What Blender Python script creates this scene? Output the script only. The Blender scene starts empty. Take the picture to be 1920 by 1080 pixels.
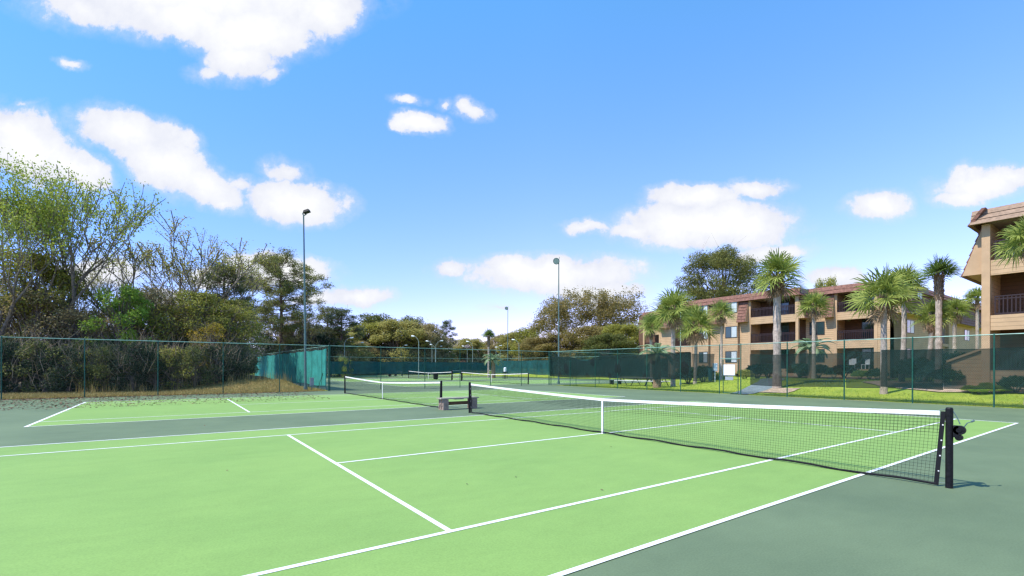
import bpy, math, random
import numpy as np
from mathutils import Vector, Matrix
R=math.radians
# ------------------------------------------------------------------ camera
YAW=.9519; F=894.69; CAM=Vector((-8.651,-8.293,1.638)); HY=688.2
sc=bpy.context.scene; COL=sc.collection
cd=bpy.data.cameras.new("camera"); cam=bpy.data.objects.new("camera",cd); COL.objects.link(cam)
cd.sensor_width=36; cd.lens=36*F/1920; cd.shift_y=(HY-540)/1920; cd.clip_start=.1; cd.clip_end=3000
fw=Vector((math.cos(YAW),math.sin(YAW),0)); rt=Vector((math.sin(YAW),-math.cos(YAW),0)); up=Vector((0,0,1))
m=Matrix((rt,up,-fw)).transposed().to_4x4(); m.translation=CAM
cam.matrix_world=m@Matrix.Rotation(.0023,4,'Z'); sc.camera=cam
# ------------------------------------------------------------------ sun + sky
SUN=Vector((-.97,.23,0)).normalized(); EL=R(54)
sdir=Vector((SUN.x*math.cos(EL),SUN.y*math.cos(EL),math.sin(EL)))
ld=bpy.data.lights.new("sun","SUN"); ld.energy=4.6; ld.angle=R(.53); ld.color=(1,.95,.87)
lo=bpy.data.objects.new("sun",ld); COL.objects.link(lo); lo.rotation_euler=sdir.to_track_quat('Z','Y').to_euler()
w=bpy.data.worlds.new("World"); sc.world=w; w.use_nodes=True
sc.view_settings.view_transform='Standard'; sc.view_settings.look='None'; sc.view_settings.exposure=.35; sc.view_settings.gamma=1
sc.cycles.pixel_filter_type='BLACKMAN_HARRIS'; sc.cycles.filter_width=1.4
sc.render.resolution_x=1024; sc.render.resolution_y=576
sc.cycles.transparent_max_bounces=24; sc.cycles.max_bounces=6
CLOUDS=[ # centre x, centre y, half width, half height, tilt (deg), weight: directions on the sky
(375,-25,315,95,0,1.3),(330,30,190,50,-10,1.1),(470,60,130,62,0,1.2),(455,110,80,48,0,1.),(605,15,85,62,20,1.),(160,20,100,36,-18,.9),(505,143,34,16,10,.7),(395,140,50,20,0,.6),
(50,275,105,66,-28,1.2),(135,312,80,40,-28,1.1),(10,245,90,42,-10,1.),
(235,245,105,44,-12,1.2),(300,300,120,52,-30,1.15),(375,345,105,40,-20,1.),(345,265,40,22,-10,.6),(455,350,45,20,0,.6),
(555,380,105,42,-4,1.2),(535,325,50,26,-10,.65),(420,382,36,14,0,.7),
(787,232,56,22,-3,1.1),(765,190,34,12,0,.75),(880,207,36,20,-15,.75),(832,196,18,12,0,.5),(132,122,36,13,-18,.55),(40,195,38,9,0,.4),
(1320,420,170,50,0,1.2),(1298,370,92,28,0,1.15),(1420,356,62,21,0,.95),(1100,424,50,15,0,.7),(1190,430,70,20,0,.8),(1400,425,85,48,0,1.),
(1645,386,66,30,0,1.),(1840,342,105,30,6,.95),(1790,335,40,24,40,.7),(1800,368,60,22,0,.8),(1905,330,70,22,0,.8),
(1040,512,170,38,0,1.2),(975,508,90,30,0,1.1),(842,502,42,17,8,.9),(1110,545,100,24,0,1.),(1060,498,80,26,0,1.),
(1450,472,85,20,5,.9),(1570,520,70,22,0,1.),(1150,566,70,20,0,.7),(940,577,50,9,0,.5),
(520,502,110,30,-5,1.2),(440,525,110,26,0,1.),(670,556,80,20,0,1.),(600,562,70,16,0,.8),(190,515,110,36,0,.8),(300,560,90,24,0,.7),(600,515,30,10,0,.7),(1720,560,60,10,0,.3)]
def world():
    nt=w.node_tree; N=nt.nodes; L=nt.links; N.clear()
    out=N.new('ShaderNodeOutputWorld'); bg=N.new('ShaderNodeBackground'); L.new(bg.outputs[0],out.inputs[0]); bg.inputs[1].default_value=.15
    sk=N.new('ShaderNodeTexSky'); sk.sky_type='NISHITA'; sk.sun_disc=False; sk.sun_elevation=EL; sk.sun_rotation=math.atan2(SUN.x,SUN.y)
    sk.ozone_density=2.6; sk.air_density=1.0; sk.dust_density=.15
    mul=N.new('ShaderNodeMix'); mul.data_type='RGBA'; mul.blend_type='MULTIPLY'; mul.inputs[0].default_value=1
    L.new(sk.outputs[0],mul.inputs[6]); 
    tc=N.new('ShaderNodeTexCoord'); sz=N.new('ShaderNodeSeparateXYZ'); L.new(tc.outputs['Generated'],sz.inputs[0]); tm=N.new('ShaderNodeMapRange'); L.new(sz.outputs[2],tm.inputs[0]); tm.inputs[1].default_value=.05; tm.inputs[2].default_value=.62
    tn=N.new('ShaderNodeMix'); tn.data_type='RGBA'; L.new(tm.outputs[0],tn.inputs[0]); tn.inputs[6].default_value=(1.42,1.08,1.6,1); tn.inputs[7].default_value=(.72,1.47,1.8,1); 
    lf=N.new('ShaderNodeVectorMath'); lf.operation='DOT_PRODUCT'; L.new(tc.outputs['Generated'],lf.inputs[0]); lf.inputs[1].default_value=rt
    lm=N.new('ShaderNodeMapRange'); L.new(lf.outputs['Value'],lm.inputs[0]); lm.inputs[1].default_value=.05; lm.inputs[2].default_value=-.75
    lt=N.new('ShaderNodeMix'); lt.data_type='RGBA'; lt.blend_type='MULTIPLY'; L.new(lm.outputs[0],lt.inputs[0]); L.new(tn.outputs[2],lt.inputs[6]); lt.inputs[7].default_value=(.58,.80,.95,1); L.new(lt.outputs[2],mul.inputs[7])
    def dot(v):
        d=N.new('ShaderNodeVectorMath'); d.operation='DOT_PRODUCT'; L.new(tc.outputs['Generated'],d.inputs[0]); d.inputs[1].default_value=v; return d.outputs['Value']
    def math_(op,a,b=None,clamp=False):
        n=N.new('ShaderNodeMath'); n.operation=op; n.use_clamp=clamp
        for i,x in enumerate((a,b)):
            if x is None: continue
            if isinstance(x,(int,float)): n.inputs[i].default_value=x
            else: L.new(x,n.inputs[i])
        return n.outputs[0]
    f=math_('MAXIMUM',dot(fw),.02); a=math_('DIVIDE',dot(rt),f); b=math_('DIVIDE',dot(up),f)
    cb=N.new('ShaderNodeCombineXYZ'); L.new(a,cb.inputs[0]); L.new(b,cb.inputs[1])
    def noise(scale,det,rough,vec):
        n=N.new('ShaderNodeTexNoise'); n.inputs['Scale'].default_value=scale; n.inputs['Detail'].default_value=det; n.inputs['Roughness'].default_value=rough; L.new(vec,n.inputs['Vector']); return n
    # warp the coordinates so outlines billow
    n1=noise(11,6,.65,cb.outputs[0])
    s1=N.new('ShaderNodeVectorMath'); s1.operation='MULTIPLY_ADD'; L.new(n1.outputs['Color'],s1.inputs[0]); s1.inputs[1].default_value=(.075,.055,0); L.new(cb.outputs[0],s1.inputs[2])
    mx=None
    for (cx,cy,rx,ry,rot,wt) in CLOUDS:
        mp=N.new('ShaderNodeMapping'); mp.vector_type='TEXTURE'; L.new(s1.outputs[0],mp.inputs[0])
        mp.inputs['Location'].default_value=((cx-960)/F+.0375,(HY-cy)/F+.0275,0); mp.inputs['Rotation'].default_value=(0,0,R(rot)); mp.inputs['Scale'].default_value=(rx/F*1.3,ry/F*1.3,1)
        g=N.new('ShaderNodeTexGradient'); g.gradient_type='SPHERICAL'; L.new(mp.outputs[0],g.inputs[0])
        v=math_('MULTIPLY',g.outputs[1],wt)
        mx=v if mx is None else math_('MAXIMUM',mx,v)
    n2=noise(17,9,.66,cb.outputs[0]); n3=noise(7,4,.55,cb.outputs[0])
    nz=math_('ADD',math_('MULTIPLY',math_('SUBTRACT',n2.outputs[0],.5),.85),math_('MULTIPLY',math_('SUBTRACT',n3.outputs[0],.5),.45))
    d=math_('ADD',math_('SUBTRACT',mx,.20),math_('MULTIPLY',nz,math_('MINIMUM',math_('MULTIPLY',mx,6),1)))
    mr=N.new('ShaderNodeMapRange'); mr.interpolation_type='SMOOTHSTEP'; L.new(d,mr.inputs[0]); mr.inputs[1].default_value=-.01; mr.inputs[2].default_value=.25; mr.inputs[4].default_value=.98
    # front half of the sky only, fading out towards the horizon
    fr=N.new('ShaderNodeMapRange'); L.new(dot(fw),fr.inputs[0]); fr.inputs[1].default_value=.25; fr.inputs[2].default_value=.4
    sf=N.new('ShaderNodeMapRange'); sf.interpolation_type='SMOOTHSTEP'; L.new(d,sf.inputs[0]); sf.inputs[1].default_value=-.3; sf.inputs[2].default_value=.35; sf.inputs[4].default_value=.5
    al=math_('MULTIPLY',math_('MAXIMUM',mr.outputs[0],sf.outputs[0]),fr.outputs[0])
    cc=N.new('ShaderNodeMapRange'); cc.data_type='FLOAT'; L.new(math_('ADD',d,math_('MULTIPLY',math_('SUBTRACT',n3.outputs[0],.5),.9)),cc.inputs[0]); cc.inputs[1].default_value=-.1; cc.inputs[2].default_value=.8
    ccm=N.new('ShaderNodeMix'); ccm.data_type='RGBA'; L.new(cc.outputs[0],ccm.inputs[0]); ccm.inputs[6].default_value=(4.0,4.15,4.75,1); ccm.inputs[7].default_value=(5.5,5.5,5.5,1)
    mix=N.new('ShaderNodeMix'); mix.data_type='RGBA'; L.new(al,mix.inputs[0]); L.new(mul.outputs[2],mix.inputs[6]); L.new(ccm.outputs[2],mix.inputs[7])
    L.new(mix.outputs[2],bg.inputs[0])
world()
# ------------------------------------------------------------------ helpers
rng=np.random.default_rng(7); random.seed(7)
def ray(px,py): return fw+rt*((px-960)/F)+up*(-(py-HY)/F)
def spot(px,depth):
    p=CAM+(fw+rt*((px-960)/F))*depth; return p.x,p.y
def zat(py,depth): return CAM.z+(HY-py)/F*depth
def sstep(a,b,x):
    t=min(1,max(0,(x-a)/(b-a))); return t*t*(3-2*t)
def terrain(x,y):
    h=0
    k=sstep(12,17,y); h+=.72*(sstep(19.9,27.5,x)*(1-k)+k*sstep(30,41,x)*(1-sstep(23,26,y)*(1-sstep(38,44,x))))
    if y>25.2: h+=.62*sstep(-9.5,-4,x)*sstep(25.5,29.5,y)*(1-sstep(-2.4,-.5,x))
    if x<-1 and y>30: h+=.25*sstep(30,36,y)*(1-sstep(-3,-1,x))
    return h
def mat(name,color,rough=.75,var=0,scale=6,spec=.3,metal=0,bump=0,bscale=30,trans=0,col2=None,island=False,noise_detail=4,emis=None,coord='Object'):
    m=bpy.data.materials.new(name); m.use_nodes=True; nt=m.node_tree; N=nt.nodes; L=nt.links
    b=N['Principled BSDF']; b.inputs['Base Color'].default_value=(*color,1); b.inputs['Roughness'].default_value=rough
    b.inputs['Specular IOR Level'].default_value=spec; b.inputs['Metallic'].default_value=metal
    if var or col2:
        c2=col2 or tuple(c*(1-var) for c in color)
        c1=color if col2 else tuple(min(1,c*(1+var)) for c in color)
        n=N.new('ShaderNodeTexNoise'); n.inputs['Scale'].default_value=scale; n.inputs['Detail'].default_value=noise_detail; n.inputs['Roughness'].default_value=.6
        if coord=='World':
            g=N.new('ShaderNodeNewGeometry'); L.new(g.outputs['Position'],n.inputs['Vector'])
        else:
            t=N.new('ShaderNodeTexCoord'); L.new(t.outputs['Object'],n.inputs['Vector'])
        fac=n.outputs[0]
        mr=N.new('ShaderNodeMapRange'); L.new(fac,mr.inputs[0]); mr.inputs[1].default_value=.32; mr.inputs[2].default_value=.68
        fac=mr.outputs[0]
        if island:
            g2=N.new('ShaderNodeNewGeometry'); ad=N.new('ShaderNodeMath'); ad.operation='MULTIPLY_ADD'; L.new(g2.outputs['Random Per Island'],ad.inputs[0]); ad.inputs[1].default_value=.7
            sb=N.new('ShaderNodeMath'); sb.operation='MULTIPLY_ADD'; L.new(fac,sb.inputs[0]); sb.inputs[1].default_value=.6; sb.inputs[2].default_value=-.15
            L.new(sb.outputs[0],ad.inputs[2]); ad.use_clamp=True; fac=ad.outputs[0]
        mx=N.new('ShaderNodeMix'); mx.data_type='RGBA'; L.new(fac,mx.inputs[0]); mx.inputs[6].default_value=(*c2,1); mx.inputs[7].default_value=(*c1,1)
        L.new(mx.outputs[2],b.inputs['Base Color'])
        colsock=mx.outputs[2]
    else: colsock=None
    if bump:
        n=N.new('ShaderNodeTexNoise'); n.inputs['Scale'].default_value=bscale; n.inputs['Detail'].default_value=5
        t=N.new('ShaderNodeTexCoord'); L.new(t.outputs['Object'],n.inputs['Vector'])
        bp=N.new('ShaderNodeBump'); bp.inputs['Strength'].default_value=bump; bp.inputs['Distance'].default_value=.02; L.new(n.outputs[0],bp.inputs['Height']); L.new(bp.outputs[0],b.inputs['Normal'])
    if trans:
        tr=N.new('ShaderNodeBsdfTranslucent'); tr.inputs[0].default_value=(*color,1)
        if colsock: L.new(colsock,tr.inputs[0])
        ms=N.new('ShaderNodeMixShader'); ms.inputs[0].default_value=trans; L.new(b.outputs[0],ms.inputs[1]); L.new(tr.outputs[0],ms.inputs[2]); L.new(ms.outputs[0],N['Material Output'].inputs[0])
    return m
def screen_mat(name,color,alpha,var=.2):
    m=mat(name,color,.85,var=var,scale=1.2); nt=m.node_tree; N=nt.nodes; L=nt.links
    tp=N.new('ShaderNodeBsdfTransparent'); ms=N.new('ShaderNodeMixShader'); ms.inputs[0].default_value=alpha
    tr=N.new('ShaderNodeBsdfTranslucent'); tr.inputs[0].default_value=(*color,1)
    m2=N.new('ShaderNodeMixShader'); m2.inputs[0].default_value=.25; L.new(N['Principled BSDF'].outputs[0],m2.inputs[1]); L.new(tr.outputs[0],m2.inputs[2])
    L.new(tp.outputs[0],ms.inputs[1]); L.new(m2.outputs[0],ms.inputs[2]); L.new(ms.outputs[0],N['Material Output'].inputs[0]); return m
class MB:
    def __init__(s): s.v=[]; s.f=[]; s.mi=[]; s.cur=0
    def face(s,pts):
        i=len(s.v); s.v+= [tuple(p) for p in pts]; s.f.append(tuple(range(i,i+len(pts)))); s.mi.append(s.cur)
    def hexa(s,p): # 8 points: bottom 4 ccw, top 4
        i=len(s.v); s.v+=[tuple(q) for q in p]
        for f in ((3,2,1,0),(4,5,6,7),(0,1,5,4),(1,2,6,5),(2,3,7,6),(3,0,4,7)): s.f.append(tuple(i+k for k in f)); s.mi.append(s.cur)
    def box(s,x0,x1,y0,y1,z0,z1):
        s.hexa([(x0,y0,z0),(x1,y0,z0),(x1,y1,z0),(x0,y1,z0),(x0,y0,z1),(x1,y0,z1),(x1,y1,z1),(x0,y1,z1)])
    def tube(s,p0,p1,r0,r1=None,n=8,cap=True):
        r1=r0 if r1 is None else r1; p0=Vector(p0); p1=Vector(p1); d=p1-p0
        if d.length<1e-6: return
        d.normalize(); a=d.orthogonal().normalized(); b=d.cross(a); i=len(s.v)
        for p,r in ((p0,r0),(p1,r1)):
            for k in range(n):
                t=2*math.pi*k/n; s.v.append(tuple(p+(a*math.cos(t)+b*math.sin(t))*r))
        for k in range(n): s.f.append((i+k,i+(k+1)%n,i+n+(k+1)%n,i+n+k)); s.mi.append(s.cur)
        if cap: s.f.append(tuple(i+k for k in range(n-1,-1,-1))); s.f.append(tuple(i+n+k for k in range(n))); s.mi+=[s.cur]*2
    def path(s,pts,rad,n=8):
        pts=[Vector(p) for p in pts]; i0=len(s.v)
        if not hasattr(rad,'__len__'): rad=[rad]*len(pts)
        a=None
        for j,p in enumerate(pts):
            d=(pts[min(j+1,len(pts)-1)]-pts[max(j-1,0)]).normalized()
            a=d.orthogonal().normalized() if a is None else (a-d*a.dot(d)).normalized()
            b=d.cross(a)
            for k in range(n):
                t=2*math.pi*k/n; s.v.append(tuple(p+(a*math.cos(t)+b*math.sin(t))*rad[j]))
        for j in range(len(pts)-1):
            for k in range(n):
                q=i0+j*n; s.f.append((q+k,q+(k+1)%n,q+n+(k+1)%n,q+n+k)); s.mi.append(s.cur)
        s.f.append(tuple(i0+k for k in range(n-1,-1,-1))); q=i0+(len(pts)-1)*n; s.f.append(tuple(q+k for k in range(n))); s.mi+=[s.cur]*2
    def build(s,name,mats,parent=None,smooth=False):
        me=bpy.data.meshes.new(name); me.from_pydata(s.v,[],s.f)
        mats=mats if isinstance(mats,(list,tuple)) else [mats]
        for m_ in mats: me.materials.append(m_)
        if len(mats)>1: me.polygons.foreach_set('material_index',s.mi)
        if smooth: me.polygons.foreach_set('use_smooth',[True]*len(me.polygons))
        me.update(); o=bpy.data.objects.new(name,me); COL.objects.link(o)
        if parent: o.parent=parent
        return o
def tag(o,label=None,cat=None,group=None,kind=None):
    if label: o['label']=label
    if cat: o['category']=cat
    if group: o['group']=group
    if kind: o['kind']=kind
    return o
def thing(name,loc,label,cat,group=None,rz=0,scale=1):
    o=bpy.data.objects.new(name,None); COL.objects.link(o); o.location=loc; o.rotation_euler=(0,0,rz); o.scale=(scale,)*3 if not hasattr(scale,'__len__') else scale
    return tag(o,label,cat,group)
def children(o): return [c for c in COL.objects if c.parent==o]
def dup(root,loc,rz=0,scale=1,label=None,group=None,mats=None):
    kids=KIDS[root.name]
    r=root.copy(); COL.objects.link(r); r.location=loc; r.rotation_euler=(0,0,rz); r.scale=(scale,)*3 if not hasattr(scale,'__len__') else scale
    if label: r['label']=label
    if group: r['group']=group
    for c,gs in kids:
        k=c.copy(); COL.objects.link(k); k.parent=r
        base=c.name.split('.')[0]
        if mats and base in mats: setmat(k,mats[base])
        for g in gs:
            q=g.copy(); COL.objects.link(q); q.parent=k
    return r
def setmat(o,m_):
    o.material_slots[0].link='OBJECT'; o.material_slots[0].material=m_
KIDS={}
def regist(root): KIDS[root.name]=[(c,children(c)) for c in children(root)]; return root
# ------------------------------------------------------------------ materials
M={}
def court_mat(name,c,c2):
    m=mat(name,c,.8,col2=c2,scale=.35,spec=.25,bump=.12,bscale=160,coord='World'); nt=m.node_tree; N=nt.nodes; L=nt.links
    b=N['Principled BSDF']; src=b.inputs['Base Color'].links[0].from_socket
    g=N.new('ShaderNodeNewGeometry')
    # fine grain and small scuffs
    n=N.new('ShaderNodeTexNoise'); n.inputs['Scale'].default_value=55; n.inputs['Detail'].default_value=3; L.new(g.outputs['Position'],n.inputs['Vector'])
    mr=N.new('ShaderNodeMapRange'); L.new(n.outputs[0],mr.inputs[0]); mr.inputs[1].default_value=.3; mr.inputs[2].default_value=.7; mr.inputs[3].default_value=.9; mr.inputs[4].default_value=1.08
    mp=N.new('ShaderNodeMapping'); mp.inputs['Scale'].default_value=(.6,1.3,1); mp.inputs['Rotation'].default_value=(0,0,.5); L.new(g.outputs['Position'],mp.inputs[0])
    n2=N.new('ShaderNodeTexNoise'); n2.inputs['Scale'].default_value=2.4; n2.inputs['Detail'].default_value=8; n2.inputs['Roughness'].default_value=.7; L.new(mp.outputs[0],n2.inputs['Vector'])
    mr2=N.new('ShaderNodeMapRange'); L.new(n2.outputs[0],mr2.inputs[0]); mr2.inputs[1].default_value=.35; mr2.inputs[2].default_value=.75; mr2.inputs[3].default_value=.94; mr2.inputs[4].default_value=1.05
    mm=N.new('ShaderNodeMath'); mm.operation='MULTIPLY'; L.new(mr.outputs[0],mm.inputs[0]); L.new(mr2.outputs[0],mm.inputs[1])
    vm=N.new('ShaderNodeVectorMath'); vm.operation='SCALE'; L.new(src,vm.inputs[0]); L.new(mm.outputs[0],vm.inputs['Scale']); L.new(vm.outputs[0],b.inputs['Base Color'])
    return m
M['court']=court_mat('court_paint_light',(.240,.375,.094),(.205,.335,.084))
M['courtdark']=court_mat('court_paint_dark',(.158,.212,.110),(.116,.162,.086))
M['line']=mat('line_paint',(.76,.77,.71),.7,var=.09,scale=7,coord='World')
M['line2']=mat('line_paint_worn',(.50,.66,.42),.7,var=.12,scale=3,coord='World')
M['steelgreen']=mat('green_coated_steel',(.012,.085,.056),.5,var=.3,scale=5,spec=.35)
M['wire']=mat('green_coated_wire',(.03,.115,.088),.45,spec=.4)
M['wiredark']=mat('weathered_green_wire',(.012,.055,.042),.6,spec=.2)
M['rail']=mat('faded_green_rail',(.20,.36,.28),.45,var=.3,scale=3,spec=.5)
M['galv']=mat('galvanised_steel',(.30,.38,.34),.45,spec=.5,var=.2,scale=8)
M['poledark']=mat('dark_pole_steel',(.10,.16,.15),.5,spec=.4,var=.2,scale=3)
M['black']=mat('black_paint',(.009,.008,.009),.5,var=.35,scale=22,spec=.22,bump=.3,bscale=40)
M['netblack']=mat('black_cord',(.008,.008,.01),.8)
M['tape']=mat('white_net_tape',(.78,.74,.72),.8,var=.12,scale=7,bump=.2)
M['screen']=screen_mat('dark_windscreen',(.008,.017,.014),.92)
M['screen2']=screen_mat('faded_windscreen',(.011,.020,.016),.76)
M['screenteal']=screen_mat('teal_windscreen',(.045,.33,.27),.95,.25)
M['screenfar']=screen_mat('blue_green_windscreen',(.012,.09,.085),.93,.3)
M['hem']=mat('black_hem',(.006,.015,.014),.8)
M['cmu']=mat('weathered_concrete_block',(.29,.215,.17),.9,var=.2,scale=9,bump=.4,bscale=60)
M['plank']=mat('grey_weathered_plank',(.36,.32,.24),.8,var=.25,scale=6,bump=.3)
M['plankdark']=mat('brown_plank',(.13,.07,.04),.8,var=.25,scale=6)
M['conc']=mat('concrete_path',(.19,.225,.225),.85,var=.15,scale=3)
M['metalwhite']=mat('white_enamel',(.75,.77,.76),.5,var=.05,scale=4)
M['sign']=mat('white_sign_face',(.78,.79,.80),.4,var=.04,scale=5)
M['greybox']=mat('grey_plastic',(.30,.33,.34),.6,var=.1)
M['tealbin']=mat('teal_plastic',(.02,.12,.14),.5,var=.1)
M['bark']=mat('grey_bark',(.19,.16,.125),.9,var=.45,scale=5,bump=.6,bscale=25)
M['barkdark']=mat('dark_bark',(.14,.11,.09),.9,var=.4,scale=5,bump=.6,bscale=20)
M['barkpine']=mat('pine_bark',(.14,.09,.075),.9,var=.5,scale=6,bump=.8,bscale=18)
M['palmtrunk']=mat('palm_trunk',(.42,.335,.27),.9,var=.35,scale=9,bump=.8,bscale=30)
M['boot']=mat('palm_boots',(.13,.075,.05),.9,col2=(.42,.29,.19),scale=14)
M['twig']=mat('brown_twigs',(.36,.27,.17),.9,col2=(.18,.13,.08),scale=2,island=True)
def leaf(n,a,b,tr=.42,scale=.8): M[n]=mat('leaves_'+n,a,.6,col2=b,scale=scale,spec=.25,trans=tr,island=True)
leaf('yellowgreen',(0.46, 0.52, 0.07),(0.22, 0.3, 0.05))
leaf('bright',(.38,.52,.07),(.16,.27,.035))
leaf('olive',(.48,.46,.08),(.20,.20,.045))
leaf('darkolive',(.24,.25,.06),(.08,.10,.03))
leaf('dark',(0.055, 0.085, 0.035),(0.02, 0.036, 0.016))
leaf('brown',(.52,.42,.18),(.24,.20,.09))
leaf('gold',(0.54, 0.47, 0.14),(0.28, 0.27, 0.07))
leaf('goldflower',(0.66, 0.432, 0.036),(0.304, 0.285, 0.038))
leaf('rust',(0.42, 0.31, 0.1),(0.17, 0.16, 0.05))
leaf('pine',(0.34, 0.33, 0.085),(0.1, 0.12, 0.04))
leaf('pinegrey',(0.19, 0.22, 0.09),(0.07, 0.09, 0.04))
leaf('palm',(.44,.48,.11),(.15,.21,.04),.35,3)
leaf('palmdeep',(0.2, 0.28, 0.06),(0.07, 0.12, 0.025),.35,3)
leaf('palmpale',(0.36, 0.432, 0.24),(0.228, 0.342, 0.171),.3,3)
leaf('deadfrond',(0.408, 0.288, 0.168),(0.19, 0.114, 0.076),.2,5)
leaf('box',(0.087, 0.145, 0.029),(0.028, 0.067, 0.019))
leaf('reddish',(0.145, 0.08, 0.058),(0.057, 0.067, 0.028))
leaf('grassdry',(0.432, 0.3, 0.108),(0.323, 0.285, 0.085),.2,1.5)
leaf('grassgreen',(0.36, 0.42, 0.05),(0.2, 0.29, 0.03),.25,1.5)
leaf('litter',(.22,.12,.06),(.06,.035,.02),0,3)
# siding with lap joints
def siding(name,c,pitch=.21):
    m=mat(name,c,.8,var=.10,scale=1.4,spec=.2,coord='World'); nt=m.node_tree; N=nt.nodes; L=nt.links
    b=N['Principled BSDF']; src=b.inputs['Base Color'].links[0].from_socket
    g=N.new('ShaderNodeNewGeometry'); sp=N.new('ShaderNodeSeparateXYZ'); L.new(g.outputs['Position'],sp.inputs[0])
    md=N.new('ShaderNodeMath'); md.operation='DIVIDE'; L.new(sp.outputs[2],md.inputs[0]); md.inputs[1].default_value=pitch
    fr=N.new('ShaderNodeMath'); fr.operation='FRACT'; L.new(md.outputs[0],fr.inputs[0])
    mr=N.new('ShaderNodeMapRange'); L.new(fr.outputs[0],mr.inputs[0]); mr.inputs[1].default_value=.0; mr.inputs[2].default_value=.14; mr.inputs[3].default_value=.45; mr.inputs[4].default_value=1
    vm=N.new('ShaderNodeVectorMath'); vm.operation='SCALE'; L.new(src,vm.inputs[0]); L.new(mr.outputs[0],vm.inputs['Scale']); L.new(vm.outputs[0],b.inputs['Base Color'])
    bp=N.new('ShaderNodeBump'); bp.inputs['Strength'].default_value=.8; bp.inputs['Distance'].default_value=.02; L.new(fr.outputs[0],bp.inputs['Height']); bp.invert=True; L.new(bp.outputs[0],b.inputs['Normal'])
    return m
M['siding']=siding('tan_lap_siding',(.50,.335,.19))
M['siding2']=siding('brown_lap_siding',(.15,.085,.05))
M['trim']=mat('tan_trim',(.51,.335,.19),.8,var=.08,scale=2)
M['tile']=mat('terracotta_tile',(.195,.092,.062),.8,var=.4,scale=5,bump=.3,bscale=12)
M['tiledark']=mat('terracotta_tile_worn',(.30,.20,.13),.8,var=.2,scale=6)
M['railbrown']=mat('brown_painted_rail',(.03,.014,.013),.5,var=.2,spec=.4)
M['glass']=mat('window_glass',(.02,.045,.05),.06,spec=.9,var=.3,scale=.8)
M['blind']=mat('window_blind',(.50,.54,.53),.35,spec=.6,var=.1,scale=3)
M['frame']=mat('bronze_window_frame',(.05,.04,.035),.4,spec=.5)
M['roofflat']=mat('roof_membrane',(.3,.22,.18),.9,var=.1)
M['mulch']=mat('pine_mulch',(.20,.115,.07),.95,var=.35,scale=4,bump=.8,bscale=25,coord='World')
M['sand']=mat('sandy_soil',(.42,.30,.20),.95,var=.3,scale=3,coord='World')
M['orangeroof']=mat('orange_tile_roof',(.50,.17,.08),.8,var=.15,scale=2)
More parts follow.
